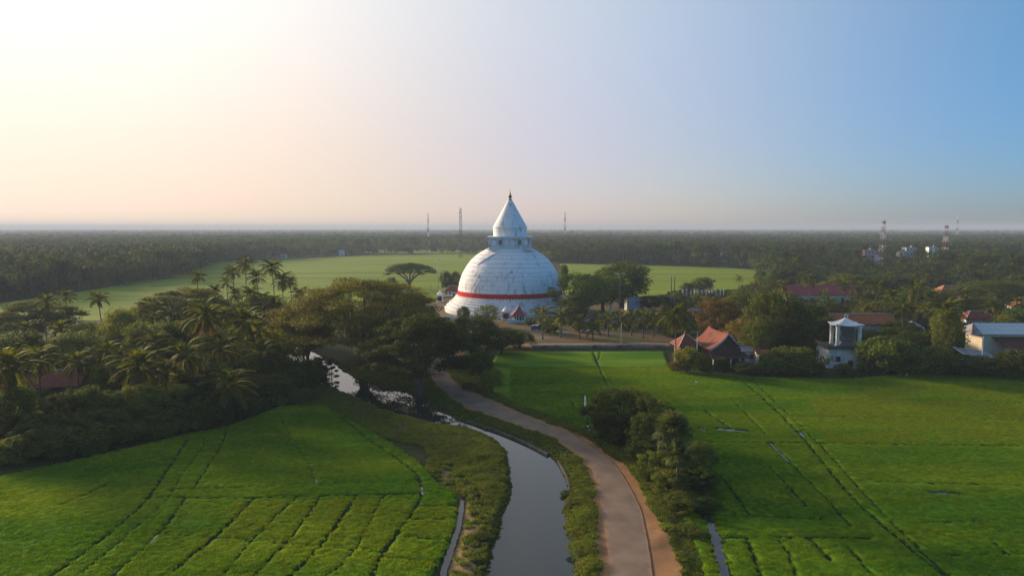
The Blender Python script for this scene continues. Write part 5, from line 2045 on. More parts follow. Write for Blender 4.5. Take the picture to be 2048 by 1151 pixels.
# ---------- single broadleaf trees
for a in [
    (942, 628, 205, 130, 'leaf_dark', 'dark tree right of the canal rain tree, below the stupa'),
    (1003, 652, 215, 80, 'leaf_dark', 'dark bushy tree at the left end of the field wall'),
    (1040, 660, 226, 60, 'leaf_dark', 'small dark tree just left of the field wall'),
    (905, 640, 230, 90, 'leaf', 'tree tucked behind the dark canal tree'),
    (982, 735, 163, 56, 'leaf', 'small round tree on the right road verge near the bend'),
    (962, 700, 178, 60, 'leaf_dark', 'dark roadside tree beside the thin pale pole'),
    (1168, 541, 300, 112, 'leaf', 'olive brown tree touching the right side of the stupa'),
    (1243, 520, 345, 140, 'leaf_dark', 'big dark tree right of the stupa behind the lamp mast'),
    (1207, 548, 322, 110, 'leaf', 'leafy tree between the olive tree and the big dark tree'),
    (1762, 602, 258, 80, 'leaf', 'tree right of the long orange tiled house'),
    (1848, 572, 305, 90, 'leaf_dark', 'dark tree left of the pink walled house'),
    (1965, 590, 296, 100, 'leaf', 'tree before the low grey roofed building'),
    (2042, 612, 252, 90, 'leaf_dark', 'dark tree at the right edge above the metal roof'),
    (1702, 545, 395, 100, 'leaf', 'tree behind the right end of the crimson hall'),
    (1790, 548, 400, 110, 'leaf_dark', 'broad dark tree below the red mast'),
    (1150, 585, 285, 70, 'leaf', 'lower olive tree before the right foot of the stupa'),
    (1300, 590, 330, 60, 'leaf_dark', 'dark tree right of the grey gabled building'),
    (1332, 588, 350, 50, 'leaf_dark', 'tree behind the paired tall poles'),
    (1405, 552, 410, 46, 'leaf_dark', 'small dark tree rising behind the stone pillars'),
    (1376, 563, 405, 30, 'leaf_dark', 'low dark tree left of the stone pillars'),
    (1436, 590, 235, 90, 'leaf_brown', 'rusty orange-brown tree behind the red gabled hall'),
    (1495, 632, 215, 100, 'leaf_brown', 'brownish tree right of the gabled hall roof'),
    (1478, 578, 245, 80, 'leaf_dark', 'dark tree between the rusty tree and the big tree'),
    (1545, 574, 218, 130, 'leaf', 'large green tree behind the white lean-to'),
    (1610, 598, 215, 100, 'leaf_dark', 'large dark tree left of the white wheel shrine'),
    (1520, 640, 205, 80, 'leaf', 'lower green tree over the cream hut'),
    (1730, 655, 222, 70, 'leaf_dark', 'dark tree behind the right corner of the wheel shrine'),
    (1522, 540, 480, 34, 'leaf_dark', 'round dark tree at the right end of the far field'),
    (1555, 545, 440, 50, 'leaf_dark', 'second round dark tree right of the far field'),
    (928, 610, 285, 26, 'leaf_dark', 'small dark round tree before the left foot of the stupa'),
    (975, 606, 278, 52, 'leaf_yellow', 'yellow-green frangipani-like tree before the stupa'),
    (893, 540, 418, 24, 'leaf_dark', 'small dark tree behind the red roofed pavilion, left one'),
    (910, 540, 420, 22, 'leaf_dark', 'small dark tree behind the red roofed pavilion, right one'),
    (783, 553, 445, 26, 'leaf', 'small tree touching the left side of the umbrella tree'),
    (1128, 528, 400, 22, 'leaf_dark', 'slim tree peeping out right of the stupa dome'),
    (245, 610, 205, 90, 'leaf', 'round tree behind the terracotta roof on the left'),
    (280, 640, 190, 80, 'leaf', 'greenish tree right of the terracotta roof'),
    (150, 660, 180, 110, 'leaf_dark', 'dark tree between the two tiled roofs'),
    (40, 660, 175, 120, 'leaf_dark', 'dark tree above the left edge hedge'),
    (330, 640, 185, 110, 'leaf', 'tree behind the bright palm on the left'),
    (440, 650, 190, 110, 'leaf', 'tree behind the twin palm crowns'),
    (560, 650, 185, 110, 'leaf', 'tree left of the largest rain tree by the canal pool'),
    (530, 700, 165, 90, 'leaf_dark', 'dark tree above the corner of the left field'),
    (230, 720, 155, 90, 'leaf', 'tree right of the dull red roof'),
    (20, 770, 130, 110, 'leaf_dark', 'dark tree at the left edge behind the hedge'),
    (400, 720, 160, 110, 'leaf_dark', 'dark tree under the bright palm'),
    (770, 640, 215, 130, 'leaf_dark', 'dark underwood behind the canal rain tree'),
    (480, 690, 175, 110, 'leaf_dark', 'dark tree between twin palms and canal pool'),
    (170, 640, 215, 100, 'leaf', 'tree left behind the terracotta roof'),
    (1640, 690, 205, 60, 'leaf_dark', 'dark tree close to the left wall of the wheel shrine'),
    (1840, 660, 215, 90, 'leaf_dark', 'dark tree behind the hedge left of the tall vine palm'),
    (1900, 610, 200, 76, 'leaf', 'tall creeper-covered tree left of the metal roof'),
]:
    tree(a[0], a[1], a[2], a[3], a[4], a[5])

# ---------- coconut palms
for a in [
    (490, 513, 285, 0.95, 'tallest coconut palm against the far field, left of the pair'),
    (543, 519, 262, 1.0, 'tall coconut palm against the far field, right of the pair'),
    (393, 540, 268, 0.8, 'coconut palm standing above the umbrella rain tree'),
    (452, 553, 300, 0.7, 'small far palm left of the tallest palm'),
    (580, 552, 288, 0.75, 'small far palm right of the tall pair'),
    (195, 582, 222, 0.85, 'coconut palm alone above the terracotta roof'),
    (92, 588, 232, 0.85, 'coconut palm near the left edge before the far field'),
    (131, 579, 252, 0.8, 'slimmer coconut palm right of the left edge palm'),
    (410, 603, 168, 1.05, 'large drooping palm, left of the twin crowns in the woodland'),
    (489, 613, 166, 1.05, 'large drooping palm, right of the twin crowns in the woodland'),
    (370, 680, 146, 1.0, 'bright sunlit palm above the left hedge'),
    (275, 694, 142, 1.2, 'wide palm with long fronds left of the bright palm'),
    (455, 735, 141, 1.1, 'dark palm at the corner of the left field'),
    (215, 680, 163, 0.7, 'small palm before the terracotta roof'),
    (14, 694, 131, 1.2, 'palm cut by the left edge of the picture'),
    (560, 610, 215, 0.9, 'palm crown left of the largest rain tree'),
    (470, 575, 250, 0.8, 'palm below and left of the tallest palm'),
    (525, 585, 235, 0.8, 'palm below the tall pair'),
    (348, 640, 190, 0.8, 'palm behind the bright sunlit palm'),
    (120, 640, 200, 0.8, 'palm left of the terracotta roof'),
    (465, 530, 272, 0.9, 'palm close left of the tallest palm'),
    (512, 540, 265, 0.9, 'palm between the two tallest palms'),
    (565, 545, 255, 0.95, 'palm close right of the tall pair'),
    (600, 575, 240, 0.85, 'palm above the olive rain tree crown'),
    (425, 590, 225, 0.95, 'palm above the left of the twin crowns'),
    (450, 612, 205, 0.95, 'palm between the twin crowns, further back'),
    (500, 572, 232, 0.95, 'palm in the middle of the tall palm cluster'),
    (545, 590, 222, 0.95, 'palm in the right of the tall palm cluster'),
    (580, 625, 200, 0.9, 'palm before the olive rain tree crown'),
    (385, 630, 200, 0.9, 'palm above the bright sunlit palm'),
    (440, 670, 165, 1.0, 'palm below the twin crowns, left one'),
    (520, 680, 165, 1.0, 'palm below the twin crowns, right one'),
    (310, 660, 175, 0.9, 'palm right of the terracotta roof'),
    (75, 690, 150, 0.9, 'palm over the dull red roof'),
    (1505, 600, 255, 0.9, 'palm between the rusty tree and the large green tree'),
    (1560, 560, 300, 0.9, 'palm behind the large green tree'),
    (1755, 560, 300, 0.9, 'palm behind the orange tiled house, left of the big one'),
    (1810, 600, 232, 1.0, 'palm beside the small grey gabled house'),
    (1930, 575, 290, 0.9, 'palm right of the pink walled house'),
    (1985, 600, 260, 0.9, 'palm behind the long metal roof'),
    (2035, 590, 262, 1.0, 'palm at the right edge behind the metal roof'),
    (1650, 640, 214, 0.9, 'palm left of the wheel shrine canopy'),
    (50, 640, 210, 0.8, 'palm above the roof cut by the left edge'),
    (430, 570, 262, 0.8, 'palm between the rain tree palm and the tallest palm'),
    (515, 640, 178, 0.9, 'palm right behind the twin palm crowns'),
    (330, 715, 150, 0.9, 'shaded palm under the wide-fronded palm'),
    (155, 700, 160, 0.8, 'palm before the dull red roof'),
    (560, 690, 172, 0.8, 'dark palm left of the canal pool'),
    (305, 620, 215, 0.8, 'palm behind the umbrella rain tree edge'),
    (1350, 608, 197, 1.0, 'leaning palm with dry orange fronds left of the gabled hall'),
    (1620, 548, 335, 0.95, 'palm before the left half of the crimson hall'),
    (1690, 560, 330, 0.95, 'palm before the right half of the crimson hall'),
    (1780, 578, 268, 0.95, 'dark palm behind the orange tiled house'),
    (1832, 562, 285, 1.1, 'large palm right of the orange tiled house'),
    (1897, 598, 203, 1.15, 'large palm above the metal roof on the right'),
    (1860, 585, 300, 0.9, 'palm before the pink walled house'),
    (1740, 600, 262, 0.8, 'short palm rising through the orange tiled roof line'),
    (1590, 588, 300, 0.85, 'palm over the right of the large green tree'),
    (1660, 592, 300, 0.8, 'palm right of the crimson hall palms'),
]:
    palm(a[0], a[1], a[2], a[4], a[3] * (1.28 if a[2] < 200 else 1.12), 'coconut palms near the stupa and woods', 24, 3 if a[0] in (1350, 410, 489) else 1)

for i, (px, py, y) in enumerate([(1085, 612, 246), (1122, 616, 250), (1160, 628, 247), (1186, 640, 244), (1217, 622, 252), (1242, 624, 247), (1264, 620, 255), (1287, 618, 248), (1308, 622, 252), (1107, 636, 258), (1328, 640, 262)]):
    nm = ['first', 'second', 'third', 'fourth', 'fifth', 'sixth', 'seventh', 'eighth', 'ninth', None, None][i]
    lb = ('young palm behind the field wall, %s of its row from the left' % nm) if nm else ['young palm behind the gap of the first two wall palms', 'young palm at the right end behind the wall row'][i - 9]
    palm(px, py, y, lb, 1.12, 'young palms along the field wall', 18, 0, 0.1, True, 0.28, 'young_palm')


# ---------- palmyra (fan palm) by the road
def fan_mesh(seed):
    rs = np.random.RandomState(seed)
    V, F = [], []
    V += [(0, -0.04, 0), (0, 0.04, 0), (1.1, 0.03, 0.1), (1.1, -0.03, 0.1)]
    F.append((0, 1, 2, 3))
    c = np.array([1.1, 0, 0.1])
    for k in range(22):
        a = R(-125 + 250 * k / 21)
        l = 1.15 * (0.85 + .2 * rs.rand())
        d = np.array([math.cos(a), math.sin(a), 0])
        n_ = np.array([-math.sin(a), math.cos(a), 0])
        w = 0.085
        m = c + d * l * .6 + np.array([0, 0, .08 - .1 * (k % 2)])
        e = c + d * l + np.array([0, 0, -0.15 - .2 * rs.rand()])
        b0 = len(V)
        V += [tuple(c), tuple(m - n_ * w), tuple(e), tuple(m + n_ * w)]
        F.append((b0, b0 + 1, b0 + 2, b0 + 3))
    return np_mesh('fan_leaf', np.array(V, float), np.array(F), M['fan'])


FANS = [fan_mesh(i) for i in range(3)]


def palmyra(px, top_py, y, label, s, nf=26):
    x, _, zt = P(px, top_py, y)
    zb = ground(x, y)
    h = zt - zb - 1.6 * s
    r_ = empty('palmyra_palm', (x, y, zb), 0, label, 'palm', None)
    b_, tp = palm_trunk(h, 0.3, 0.3, 1.0)
    b_.build('trunk', M['palmbark'], r_, True)
    for k in range(nf):
        o = bpy.data.objects.new('fan_leaf', FANS[k % 3])
        o.location = (tp[0], tp[1], tp[2] - 0.1)
        el = 1.35 - 1.9 * (k + .5) / nf
        o.rotation_euler = Euler((rsP.uniform(-.4, .4), -el, k * 2.39996), 'XYZ')
        q = s * rsP.uniform(.85, 1.15)
        o.scale = (q, q, q)
        link(o, r_)
    return r_


palmyra(1346, 832, 103.5, 'young fan palm with radiating leaves among the roadside shrubs', 1.6, 34)
palmyra(1356, 890, 99.5, 'second fan palm in front of the taller fan palm', 1.25, 24)
palmyra(1127, 530, 405, 'fan palm peeping out right of the stupa dome', 1.5)

# ---------- roadside shrubs right of the road
for a in [
    (1245, 774, 129, 120, 'leaf', 'large round grey-green bush on the right road verge'),
    (1208, 800, 131, 60, 'leaf', 'left shoulder of the round roadside bush thicket'),
    (1298, 790, 125, 90, 'leaf', 'right shoulder of the round roadside bush thicket'),
    (1235, 845, 125, 70, 'leaf_dark', 'dark low bush at the foot of the round roadside bush'),
    (1302, 822, 117, 80, 'leaf', 'leafy bush left of the fan palm'),
    (1290, 870, 114, 60, 'leaf_dark', 'dark bush at the road edge left of the creepers'),
    (1318, 900, 106, 76, 'leaf_yellow', 'yellowish creeper bush hanging beside the road under the fan palms'),
    (1385, 880, 106, 90, 'leaf_dark', 'dark bush right of the fan palm, field side'),
    (1345, 935, 101, 90, 'leaf', 'creeper-hung bush nearest below the fan palm'),
    (1405, 925, 101, 70, 'leaf_dark', 'dark bush leaning over the field ditch'),
    (1362, 985, 95, 80, 'leaf', 'creeper bush above the pale stems at the verge'),
    (1398, 990, 95, 70, 'leaf_dark', 'dark thicket on the ditch side of the creepers'),
    (1382, 1050, 87, 60, 'leaf', 'leafy bush at the bottom of the road verge'),
    (1378, 1095, 83, 40, 'leaf_yellow', 'yellowish weeds below the creeper bushes'),
    (1405, 1115, 80, 50, 'leaf_dark', 'dark weeds at the bottom edge beside the field'),
    (1195, 852, 134, 36, 'leaf_dark', 'small dark bush left at the road verge'),
]:
    shrub(a[0], a[1], a[2], a[3] * 1.12, a[4], a[5], 'roadside shrubs right of the road', 'shrub', THICK)

# ---------- low bushes between the young palms
rq = random.Random(12)
names10 = ['first', 'second', 'third', 'fourth', 'fifth', 'sixth', 'seventh', 'eighth', 'ninth', 'tenth', 'eleventh', 'twelfth', 'thirteenth', 'fourteenth']
for i in range(14):
    px = 1062 + i * 20 + rq.uniform(-5, 5)
    y = rq.uniform(262, 288)
    shrub(px, 455 + (40.5 - rq.uniform(2.0, 4.5)) * FOC / y, y, rq.uniform(22, 36), rq.choice(['leaf', 'leaf_dark', 'leaf_dark']), 'low bush behind the young palm row, %s from the left' % names10[i], 'low bushes behind the young palms')

# ---------- left hedge
rh = random.Random(9)
hedge_pts = [(0, 945), (60, 935), (120, 925), (180, 912), (240, 900), (300, 885), (350, 870), (400, 860), (450, 848), (500, 832), (550, 812), (585, 790)]
words = ['first', 'second', 'third', 'fourth', 'fifth', 'sixth', 'seventh', 'eighth', 'ninth', 'tenth', 'eleventh', 'twelfth']
for i, (px, py) in enumerate(hedge_pts):
    for row in range(3):
        x, y = G(px + row * 22, py - 8)
        y += 3.5 + row * 6.0 + rh.uniform(-1, 1)
        x = x - row * 1.5
        hgt = [4.6, 7.2, 9.0][row] * rh.uniform(.8, 1.25) * (1.0 if px < 420 else 0.8)
        mt = rh.choice(['leaf', 'leaf_dark', 'leaf_dark']) if px > 60 or row else 'leaf'
        lb = '%s leafy bush along the left field edge from the left, %s' % (words[i], ['front row', 'middle row', 'back row'][row])
        plant('hedge_bush', rh.choice((THICK if row else SHRUB)[mt]), x, y, hgt, rh.uniform(8, 11), lb, 'shrub', 'hedge bushes behind the left field', ('stem', 'foliage'), 0.15)

# ---------- bushes at the foot of the village, field edge on the right
for a in [
    (1587, 690, 188, 110, 'leaf', 'round blue-green bush before the cream hut'),
    (1545, 715, 186, 60, 'leaf_dark', 'low dark bush left of the round blue-green bush'),
    (1772, 668, 188, 110, 'leaf', 'rounded bush right of the wheel shrine'),
    (1815, 690, 186, 80, 'leaf_dark', 'dark bush right of the rounded one by the shrine'),
    (1690, 726, 186, 40, 'leaf_dark', 'small dark bush before the white shrine wall'),
    (1728, 722, 187, 30, 'leaf_dark', 'tiny dark bush at the right corner of the shrine wall'),
    (1870, 690, 186, 90, 'leaf_dark', 'dark bush under the tall creeper tree'),
    (1930, 715, 184, 80, 'leaf_dark', 'dark hedge bush before the tarp lean-to'),
    (1985, 712, 184, 80, 'leaf_dark', 'dark hedge bush before the white lower wall'),
    (2035, 695, 183, 80, 'leaf', 'bush at the right edge before the metal roof'),
    (1415, 715, 186, 30, 'leaf', 'small bush before the left veranda posts'),
    (1445, 712, 186, 30, 'leaf_dark', 'small bush before the right veranda posts'),
    (1378, 690, 188, 56, 'leaf', 'bush below the corner pavilion'),
    (1352, 725, 188, 26, 'leaf_brown', 'brown dry bush at the foot of the leaning palm'),
    (1490, 722, 188, 50, 'leaf_dark', 'dark bush before the white lean-to'),
    (1632, 722, 188, 36, 'leaf_dark', 'dark bush left of the white shrine wall'),
    (2000, 732, 182, 60, 'leaf_dark', 'low dark bush at the right field edge'),
]:
    if a[4] == 'leaf_brown':
        plant('shrub', BL['leaf_brown'][0], P(a[0], a[1], a[2])[0], a[2], 3.5, 4.5, a[5], 'shrub')
    else:
        shrub(a[0], a[1], a[2], a[3], a[4], a[5], 'bushes at the foot of the village')

# ---------- canal bank bushes
for a in [
    (858, 880, 128, 60, 'leaf_dead', 'pile of grey dead brush on the left canal bank'),
    (820, 855, 137, 70, 'leaf_dead', 'grey dead brush further along the left canal bank'),
    (880, 905, 121, 40, 'leaf_dark', 'dark bush beside the dead brush'),
    (925, 880, 126, 50, 'leaf', 'green bank bush near the canal bend'),
    (1005, 965, 106, 30, 'leaf_dark', 'dark weeds hanging over the left water edge'),
    (985, 1000, 99, 40, 'leaf_yellow', 'yellow-green weed clump on the left bank'),
    (975, 950, 108, 40, 'leaf', 'green weed clump on the left bank above the yellow one'),
    (965, 1090, 86, 40, 'leaf', 'green weed clump low on the left bank'),
    (1160, 1085, 87, 50, 'leaf_yellow', 'yellow-green weed clump between canal and road'),
    (1165, 1120, 82, 60, 'leaf_yellow', 'yellow-green weeds at the bottom between canal and road'),
    (1150, 1010, 97, 50, 'leaf', 'green weeds on the right canal bank'),
    (1140, 985, 101, 40, 'leaf_dark', 'dark weeds above the right water edge'),
    (860, 815, 152, 60, 'leaf_dark', 'dark shrub at the foot of the canal rain tree'),
    (800, 830, 148, 60, 'leaf_dark', 'dark shrub on the near bank before the pool'),
    (940, 765, 168, 40, 'leaf_dark', 'dark verge shrub right of the road bend'),
    (960, 770, 165, 30, 'leaf', 'verge shrub below the small round tree'),
]:
    shrub(a[0], a[1], a[2], a[3], a[4], a[5], 'bushes along the canal banks')

# ---------- grass on the banks (uncountable)
rsg = np.random.RandomState(21)
gp = [blades(80, 0.5, 0.42, 0.022, 0.8, 500 + i, M['grass'], 'grass_tuft') for i in range(4)]
n = 90000
X = rsg.uniform(-70, 45, n)
Y = rsg.uniform(66, 200, n)
k = (np.abs(X) < Y * 0.8 + 4) & ~inside(X, Y, F_LEFT) & ~inside(X, Y, F_RIGHT)
X, Y = X[k], Y[k]
insw = inside(X, Y, CANAL)
dw = dist_line(X, Y, np.vstack([CANAL, CANAL[:1]]))
dro = dist_line(X, Y, RC)
hd = np.hypot(*(RR - RL).T) / 2
half_at = np.interp(Y, RC[::-1, 1][np.argsort(RC[::-1, 1])], np.ones(len(RC)))
sside = np.where(near.mean() > -1, 0, 0)
inshould = inside(X, Y, np.vstack([SL, SR[::-1]])) & ~((vnoise(X * .5, Y * .5, 17) > 0.5) & (dist_line(X, Y, np.vstack([SL, SR[::-1]])) < 0.25))
dsand = dist_line(X, Y, SANDLINE)
dd = dist_line(X, Y, DITCH)
ok = (~insw) & ~inshould & (dd > 0.9) & ((dw < 14) | (dro < 12)) & ((dsand > 2.6) | (rsg.rand(len(X)) < 0.2))
X, Y = X[ok], Y[ok]
Z = ground_parts(X, Y)
kk = Z > WZ - 0.25
X, Y, Z = X[kk], Y[kk], Z[kk]
n = len(X)
s = (0.5 + 0.8 * vnoise(X * .4, Y * .4, 8) + .25 * rsg.rand(n)) * (0.5 + 0.5 * smooth(0.3, 3.5, dist_line(X, Y, np.vstack([CANAL, CANAL[:1]]))))
scatter('bank_grass', np.c_[X, Y, Z - 0.03], np.c_[np.zeros(n), np.zeros(n), rsg.rand(n) * 6.28], np.c_[s, s, s], rsg.randint(0, 4, n), gp, 'rough green grass and weeds covering the canal banks', 'grass')

# ---------- undergrowth in the shade of the woods (uncountable)
ru = np.random.RandomState(66)
n = 2600
pxu = np.r_[ru.uniform(-80, 620, n), ru.uniform(1330, 2130, n)]
yu = np.r_[ru.uniform(118, 330, n), ru.uniform(188, 420, n)]
xu = (pxu - 1024) / FOC * yu
k = ~inside(xu, yu, F_LEFT) & ~inside(xu, yu, F_RIGHT) & ~inside(xu, yu, CANAL) & (dist_line(xu, yu, np.vstack([CANAL, CANAL[:1]])) > 3) & (dist_line(xu, yu, RC) > 8)
k &= (pxu > 1000) | (yu < 205 + np.clip(pxu, 0, 620) * 0.12)
k &= ~((pxu > 1330) & (pxu < 1520) & (yu < 235))
k &= ~((pxu > 1620) & (pxu < 1760) & (yu < 215))
k &= dist_line(xu, yu, np.vstack([F_LEFT, F_LEFT[:1]])) > 1.5
xu, yu = xu[k], yu[k]
n = len(xu)
su = ru.uniform(0.4, 0.95, n)
scatter('undergrowth', np.c_[xu, yu, np.full(n, -0.7)], np.c_[np.zeros(n), np.zeros(n), ru.rand(n) * 6.28], np.c_[su, su, su * ru.uniform(.6, 1.1, n)], ru.randint(0, 6, n), [q[1] for q in SHRUB['leaf'] + SHRUB['leaf_dark']], 'dark low undergrowth covering the ground beneath the trees', 'undergrowth')

# ---------- mid-distance woods: single trees one can tell apart
LOWB = [broadleaf_proto(600 + i, 12, 11, 2.0, 26, 55, 0.5, 'forest', clr=0.2) for i in range(4)]
rw = random.Random(4)


def edge_y(px):
    """depth of the front edge of the far woods for each photo column"""
    xs = [-700, 0, 200, 370, 440, 560, 740, 1000, 1100, 1285, 1500, 1545, 1560, 2048, 2700]
    ys = [300, 372, 450, 560, 800, 880, 1030, 1060, 780, 745, 660, 470, 420, 400, 380]
    return float(np.interp(px, xs, ys))


SPOTS = [(90, 'near the left edge of the picture'), (230, 'behind the terracotta roof'), (380, 'at the far field corner'), (520, 'behind the two tallest palms'), (700, 'behind the largest rain tree'),
         (840, 'behind the lone umbrella tree'), (960, 'left behind the stupa'), (1120, 'right behind the stupa cone'), (1250, 'behind the tall lamp mast'), (1400, 'behind the stone pillars'), (1530, 'at the right end of the far field'),
         (1600, 'left of the crimson hall'), (1700, 'behind the crimson hall'), (1790, 'below the red mast'), (1860, 'left of the pink walled house'), (1930, 'around the pink walled house'), (2010, 'right of the pink walled house'), (9999, 'at the right edge of the picture')]


def spot(px):
    for q, t in SPOTS:
        if px < q:
            return t


def size_word(h, lo, hi):
    return 'low' if h < lo else ('tall' if h > hi else 'middling')


cnt_p = cnt_t = 0
tries = 0
placed = []
while (cnt_p < 150 or cnt_t < 170) and tries < 9000:
    tries += 1
    px = rw.uniform(-60, 2110)
    e = edge_y(px)
    y = e + 8 + (rw.random() ** 2.0) * (260 if px < 1545 else 300)
    x = P(px, 500, y)[0]
    if any(abs(x - q[0]) + abs(y - q[1]) < 6.5 for q in placed):
        continue
    if px > 1540 and any(abs(px - q) < w_ and y < yl for q, w_, yl in ((1905, 40, 365), (1632, 80, 375), (2010, 60, 330), (1862, 20, 340))):
        continue
    is_p = rw.random() < 0.5
    if is_p and cnt_p < 150:
        cnt_p += 1
        side = 'left' if px < 960 else 'right'
        hh = rw.uniform(15, 24) if px < 1600 else rw.uniform(10, 16)
        far_palm(x, y, hh, '%s coconut palm in the hazy far woods %s' % (size_word(hh, 15 if px < 1600 else 12, 20 if px < 1600 else 14), spot(px)), 'palms at the front of the far woods, ' + side, rw.uniform(.85, 1.1))
    elif not is_p and cnt_t < 170:
        cnt_t += 1
        side = 'left' if px < 960 else 'right'
        hh = rw.uniform(8, 15)
        plant('broadleaf_tree', rw.choice(LOWB), x, y, hh, rw.uniform(9, 15), '%s broadleaf tree in the hazy far woods %s' % (size_word(hh, 10, 13), spot(px)), 'tree', 'trees at the front of the far woods, ' + side)
    else:
        continue
    placed.append((x, y))

# ---------- mass of trees among the village (right) and the left wood
for zone, cnt, fn in (('right', 185, lambda: (rw.uniform(1480, 2090), rw.uniform(225, 410))), ('left', 26, lambda: (rw.uniform(-40, 560), rw.uniform(185, 300)))):
    c = 0
    t_ = 0
    while c < cnt and t_ < 3000:
        t_ += 1
        px, y = fn()
        if zone == 'left' and (y > 200 + (px + 40) * 0.12 + 60):
            continue
        if zone == 'right' and any(abs(px - q) < w_ and abs(y - yl) < 30 for q, w_, yl in ((1905, 45, 340), (1632, 90, 345), (1718, 75, 240), (1955, 40, 260), (2055, 30, 290), (2010, 35, 290))):
            continue
        x = P(px, 500, y)[0]
        if any(abs(x - q[0]) + abs(y - q[1]) < 6 for q in placed):
            continue
        placed.append((x, y))
        c += 1
        if rw.random() < 0.35 and zone == 'right':
            hh = rw.uniform(9, 14)
            far_palm(x, y, hh, '%s palm among the shady village trees %s' % (size_word(hh, 10.5, 12.5), spot(px)), 'palms among the village trees', rw.uniform(.8, 1.0))
        else:
            hh = rw.uniform(5.5, 10) if zone == 'right' else rw.uniform(6, 11)
            plant('broadleaf_tree', rw.choice(BL['leaf_dark'] + BL['leaf']), x, y, hh, rw.uniform(7, 11), '%s leafy tree among the %s %s' % (size_word(hh, 7, 9), 'shady village trees' if zone == 'right' else 'left woodland trees', spot(px)), 'tree', 'trees among the village' if zone == 'right' else 'trees inside the left woodland')

# ---------- the far forest, one mass to the horizon
def far_tree_mesh(seed):
    rs = np.random.RandomState(seed)
    cl = []
    for i in range(12):
        a = i * 2.4
        q = rs.rand() * 4.5
        cl.append((q * math.cos(a), q * math.sin(a), 4.5 + rs.rand() * 5.5, 2.4, 2.4, 1.8, 30))
    V, F = leaf_cloud(cl, 0.85, seed)
    return np_mesh('far_tree', V, F, M['forest'])


def far_palm_mesh(seed):
    v = np.zeros(len(FCROWN[seed].vertices) * 3)
    FCROWN[seed].vertices.foreach_get('co', v)
    v = v.reshape(-1, 3) * np.array([1, 1, 1]) + np.array([0, 0, 13.5])
    f = np.array([tuple(p.vertices) for p in FCROWN[seed].polygons])
    n0 = len(v)
    tv = [(-.25, 0, 0), (.25, 0, 0), (.2, 0, 13.5), (-.2, 0, 13.5), (0, -.25, 0), (0, .25, 0), (0, .2, 13.5), (0, -.2, 13.5)]
    return np_mesh('far_palm', np.vstack([v, tv]), np.vstack([f, [(n0, n0 + 1, n0 + 2, n0 + 3), (n0 + 4, n0 + 5, n0 + 6, n0 + 7)]]), M['forest'])


fk = [far_tree_mesh(700 + i) for i in range(4)] + [far_palm_mesh(i) for i in range(3)]
rf = np.random.RandomState(55)
pts, scl, idx = [], [], []
for (d0, d1, cnt) in ((370, 900, 14000), (900, 1800, 16000), (1800, 4000, 15000), (4000, 9000, 12000)):
    u = rf.rand(cnt)
    dist = np.sqrt(d0 ** 2 + u * (d1 ** 2 - d0 ** 2))
    px = rf.uniform(-80, 2130, cnt)
    xs = (px - 1024) / FOC * dist
    ed = np.interp(px, [-700, 0, 200, 370, 440, 560, 740, 1000, 1100, 1285, 1500, 1545, 1560, 2048, 2700], [300, 372, 450, 560, 800, 880, 1030, 1060, 780, 745, 660, 470, 420, 400, 380])
    keep = dist > ed + 6
    for q in ((1735, 700), (1757, 690), (1818, 760), (1803, 720), (1864, 740), (1450, 810)):
        keep &= ~((np.abs(px - q[0]) < 16) & (dist > q[1] - 190) & (dist < q[1] + 10))
    keep &= ~((px > 735) & (px < 1000) & (dist > 1090) & (dist < 1250))
    xs, dist, px = xs[keep], dist[keep], px[keep]
    m_ = len(xs)
    big = np.clip(dist / 1800.0, 1, 4)
    hs = rf.uniform(0.7, 1.4, m_) * (0.65 + 0.8 * vnoise(xs / 110, dist / 110, 3)) * np.where(rf.rand(m_) < 0.06, 1.35, 1.0)
    hs = np.where((px > 1600) & (dist < 720), hs * 0.72, hs)
    pts.append(np.c_[xs, dist, np.full(m_, -0.5)])
    scl.append(np.c_[big * rf.uniform(.9, 1.3, m_), big * rf.uniform(.9, 1.3, m_), hs])
    ii = rf.randint(0, 4, m_)
    pal = rf.rand(m_) < np.where(dist < 2500, 0.5, 0.2)
    ii[pal] = 4 + rf.randint(0, 3, pal.sum())
    sc_ = scl[-1]
    sc_[pal, 2] = np.clip(sc_[pal, 2] * 1.15, 0.8, 1.4)
    sc_[pal, 0] = sc_[pal, 1] = sc_[pal, 2] * np.clip(big[pal], 1, 1.4)
    idx.append(ii)
pts, scl, idx = np.vstack(pts), np.vstack(scl), np.concatenate(idx)
scatter('far_forest', pts, np.c_[np.zeros(len(pts)), np.zeros(len(pts)), rf.rand(len(pts)) * 6.28], scl, idx, fk, 'hazy palm and broadleaf forest stretching to the horizon', 'forest')


# ---------- animals
def skin_body(name, verts, edges, rad, mat, parent, sub=2):
    me_ = bpy.data.meshes.new(name)
    me_.from_pydata(verts, edges, [])
    me_.materials.append(mat)
    o = link(bpy.data.objects.new(name, me_), parent)
    md = o.modifiers.new('skin', 'SKIN')
    md.use_smooth_shade = True
    for i, r_ in enumerate(rad):
        q = r_ if hasattr(r_, '__len__') else (r_, r_)
        me_.skin_vertices[0].data[i].radius = q
    me_.skin_vertices[0].data[0].use_root = True
    sb = o.modifiers.new('sub', 'SUBSURF')
    sb.levels = sb.render_levels = sub
    return o


M['dogcoat'] = surf('black_white_coat', (0.015, 0.013, 0.012), (0.60, 0.57, 0.52), 2.2, 0.8, lo=0.5, hi=0.54)
M['feather'] = surf('white_feather', (0.75, 0.75, 0.73), (0.82, 0.82, 0.8), 3, 0.8)
M['beak'] = surf('yellow_beak', (0.5, 0.33, 0.05), (0.55, 0.38, 0.08), 3, 0.5)


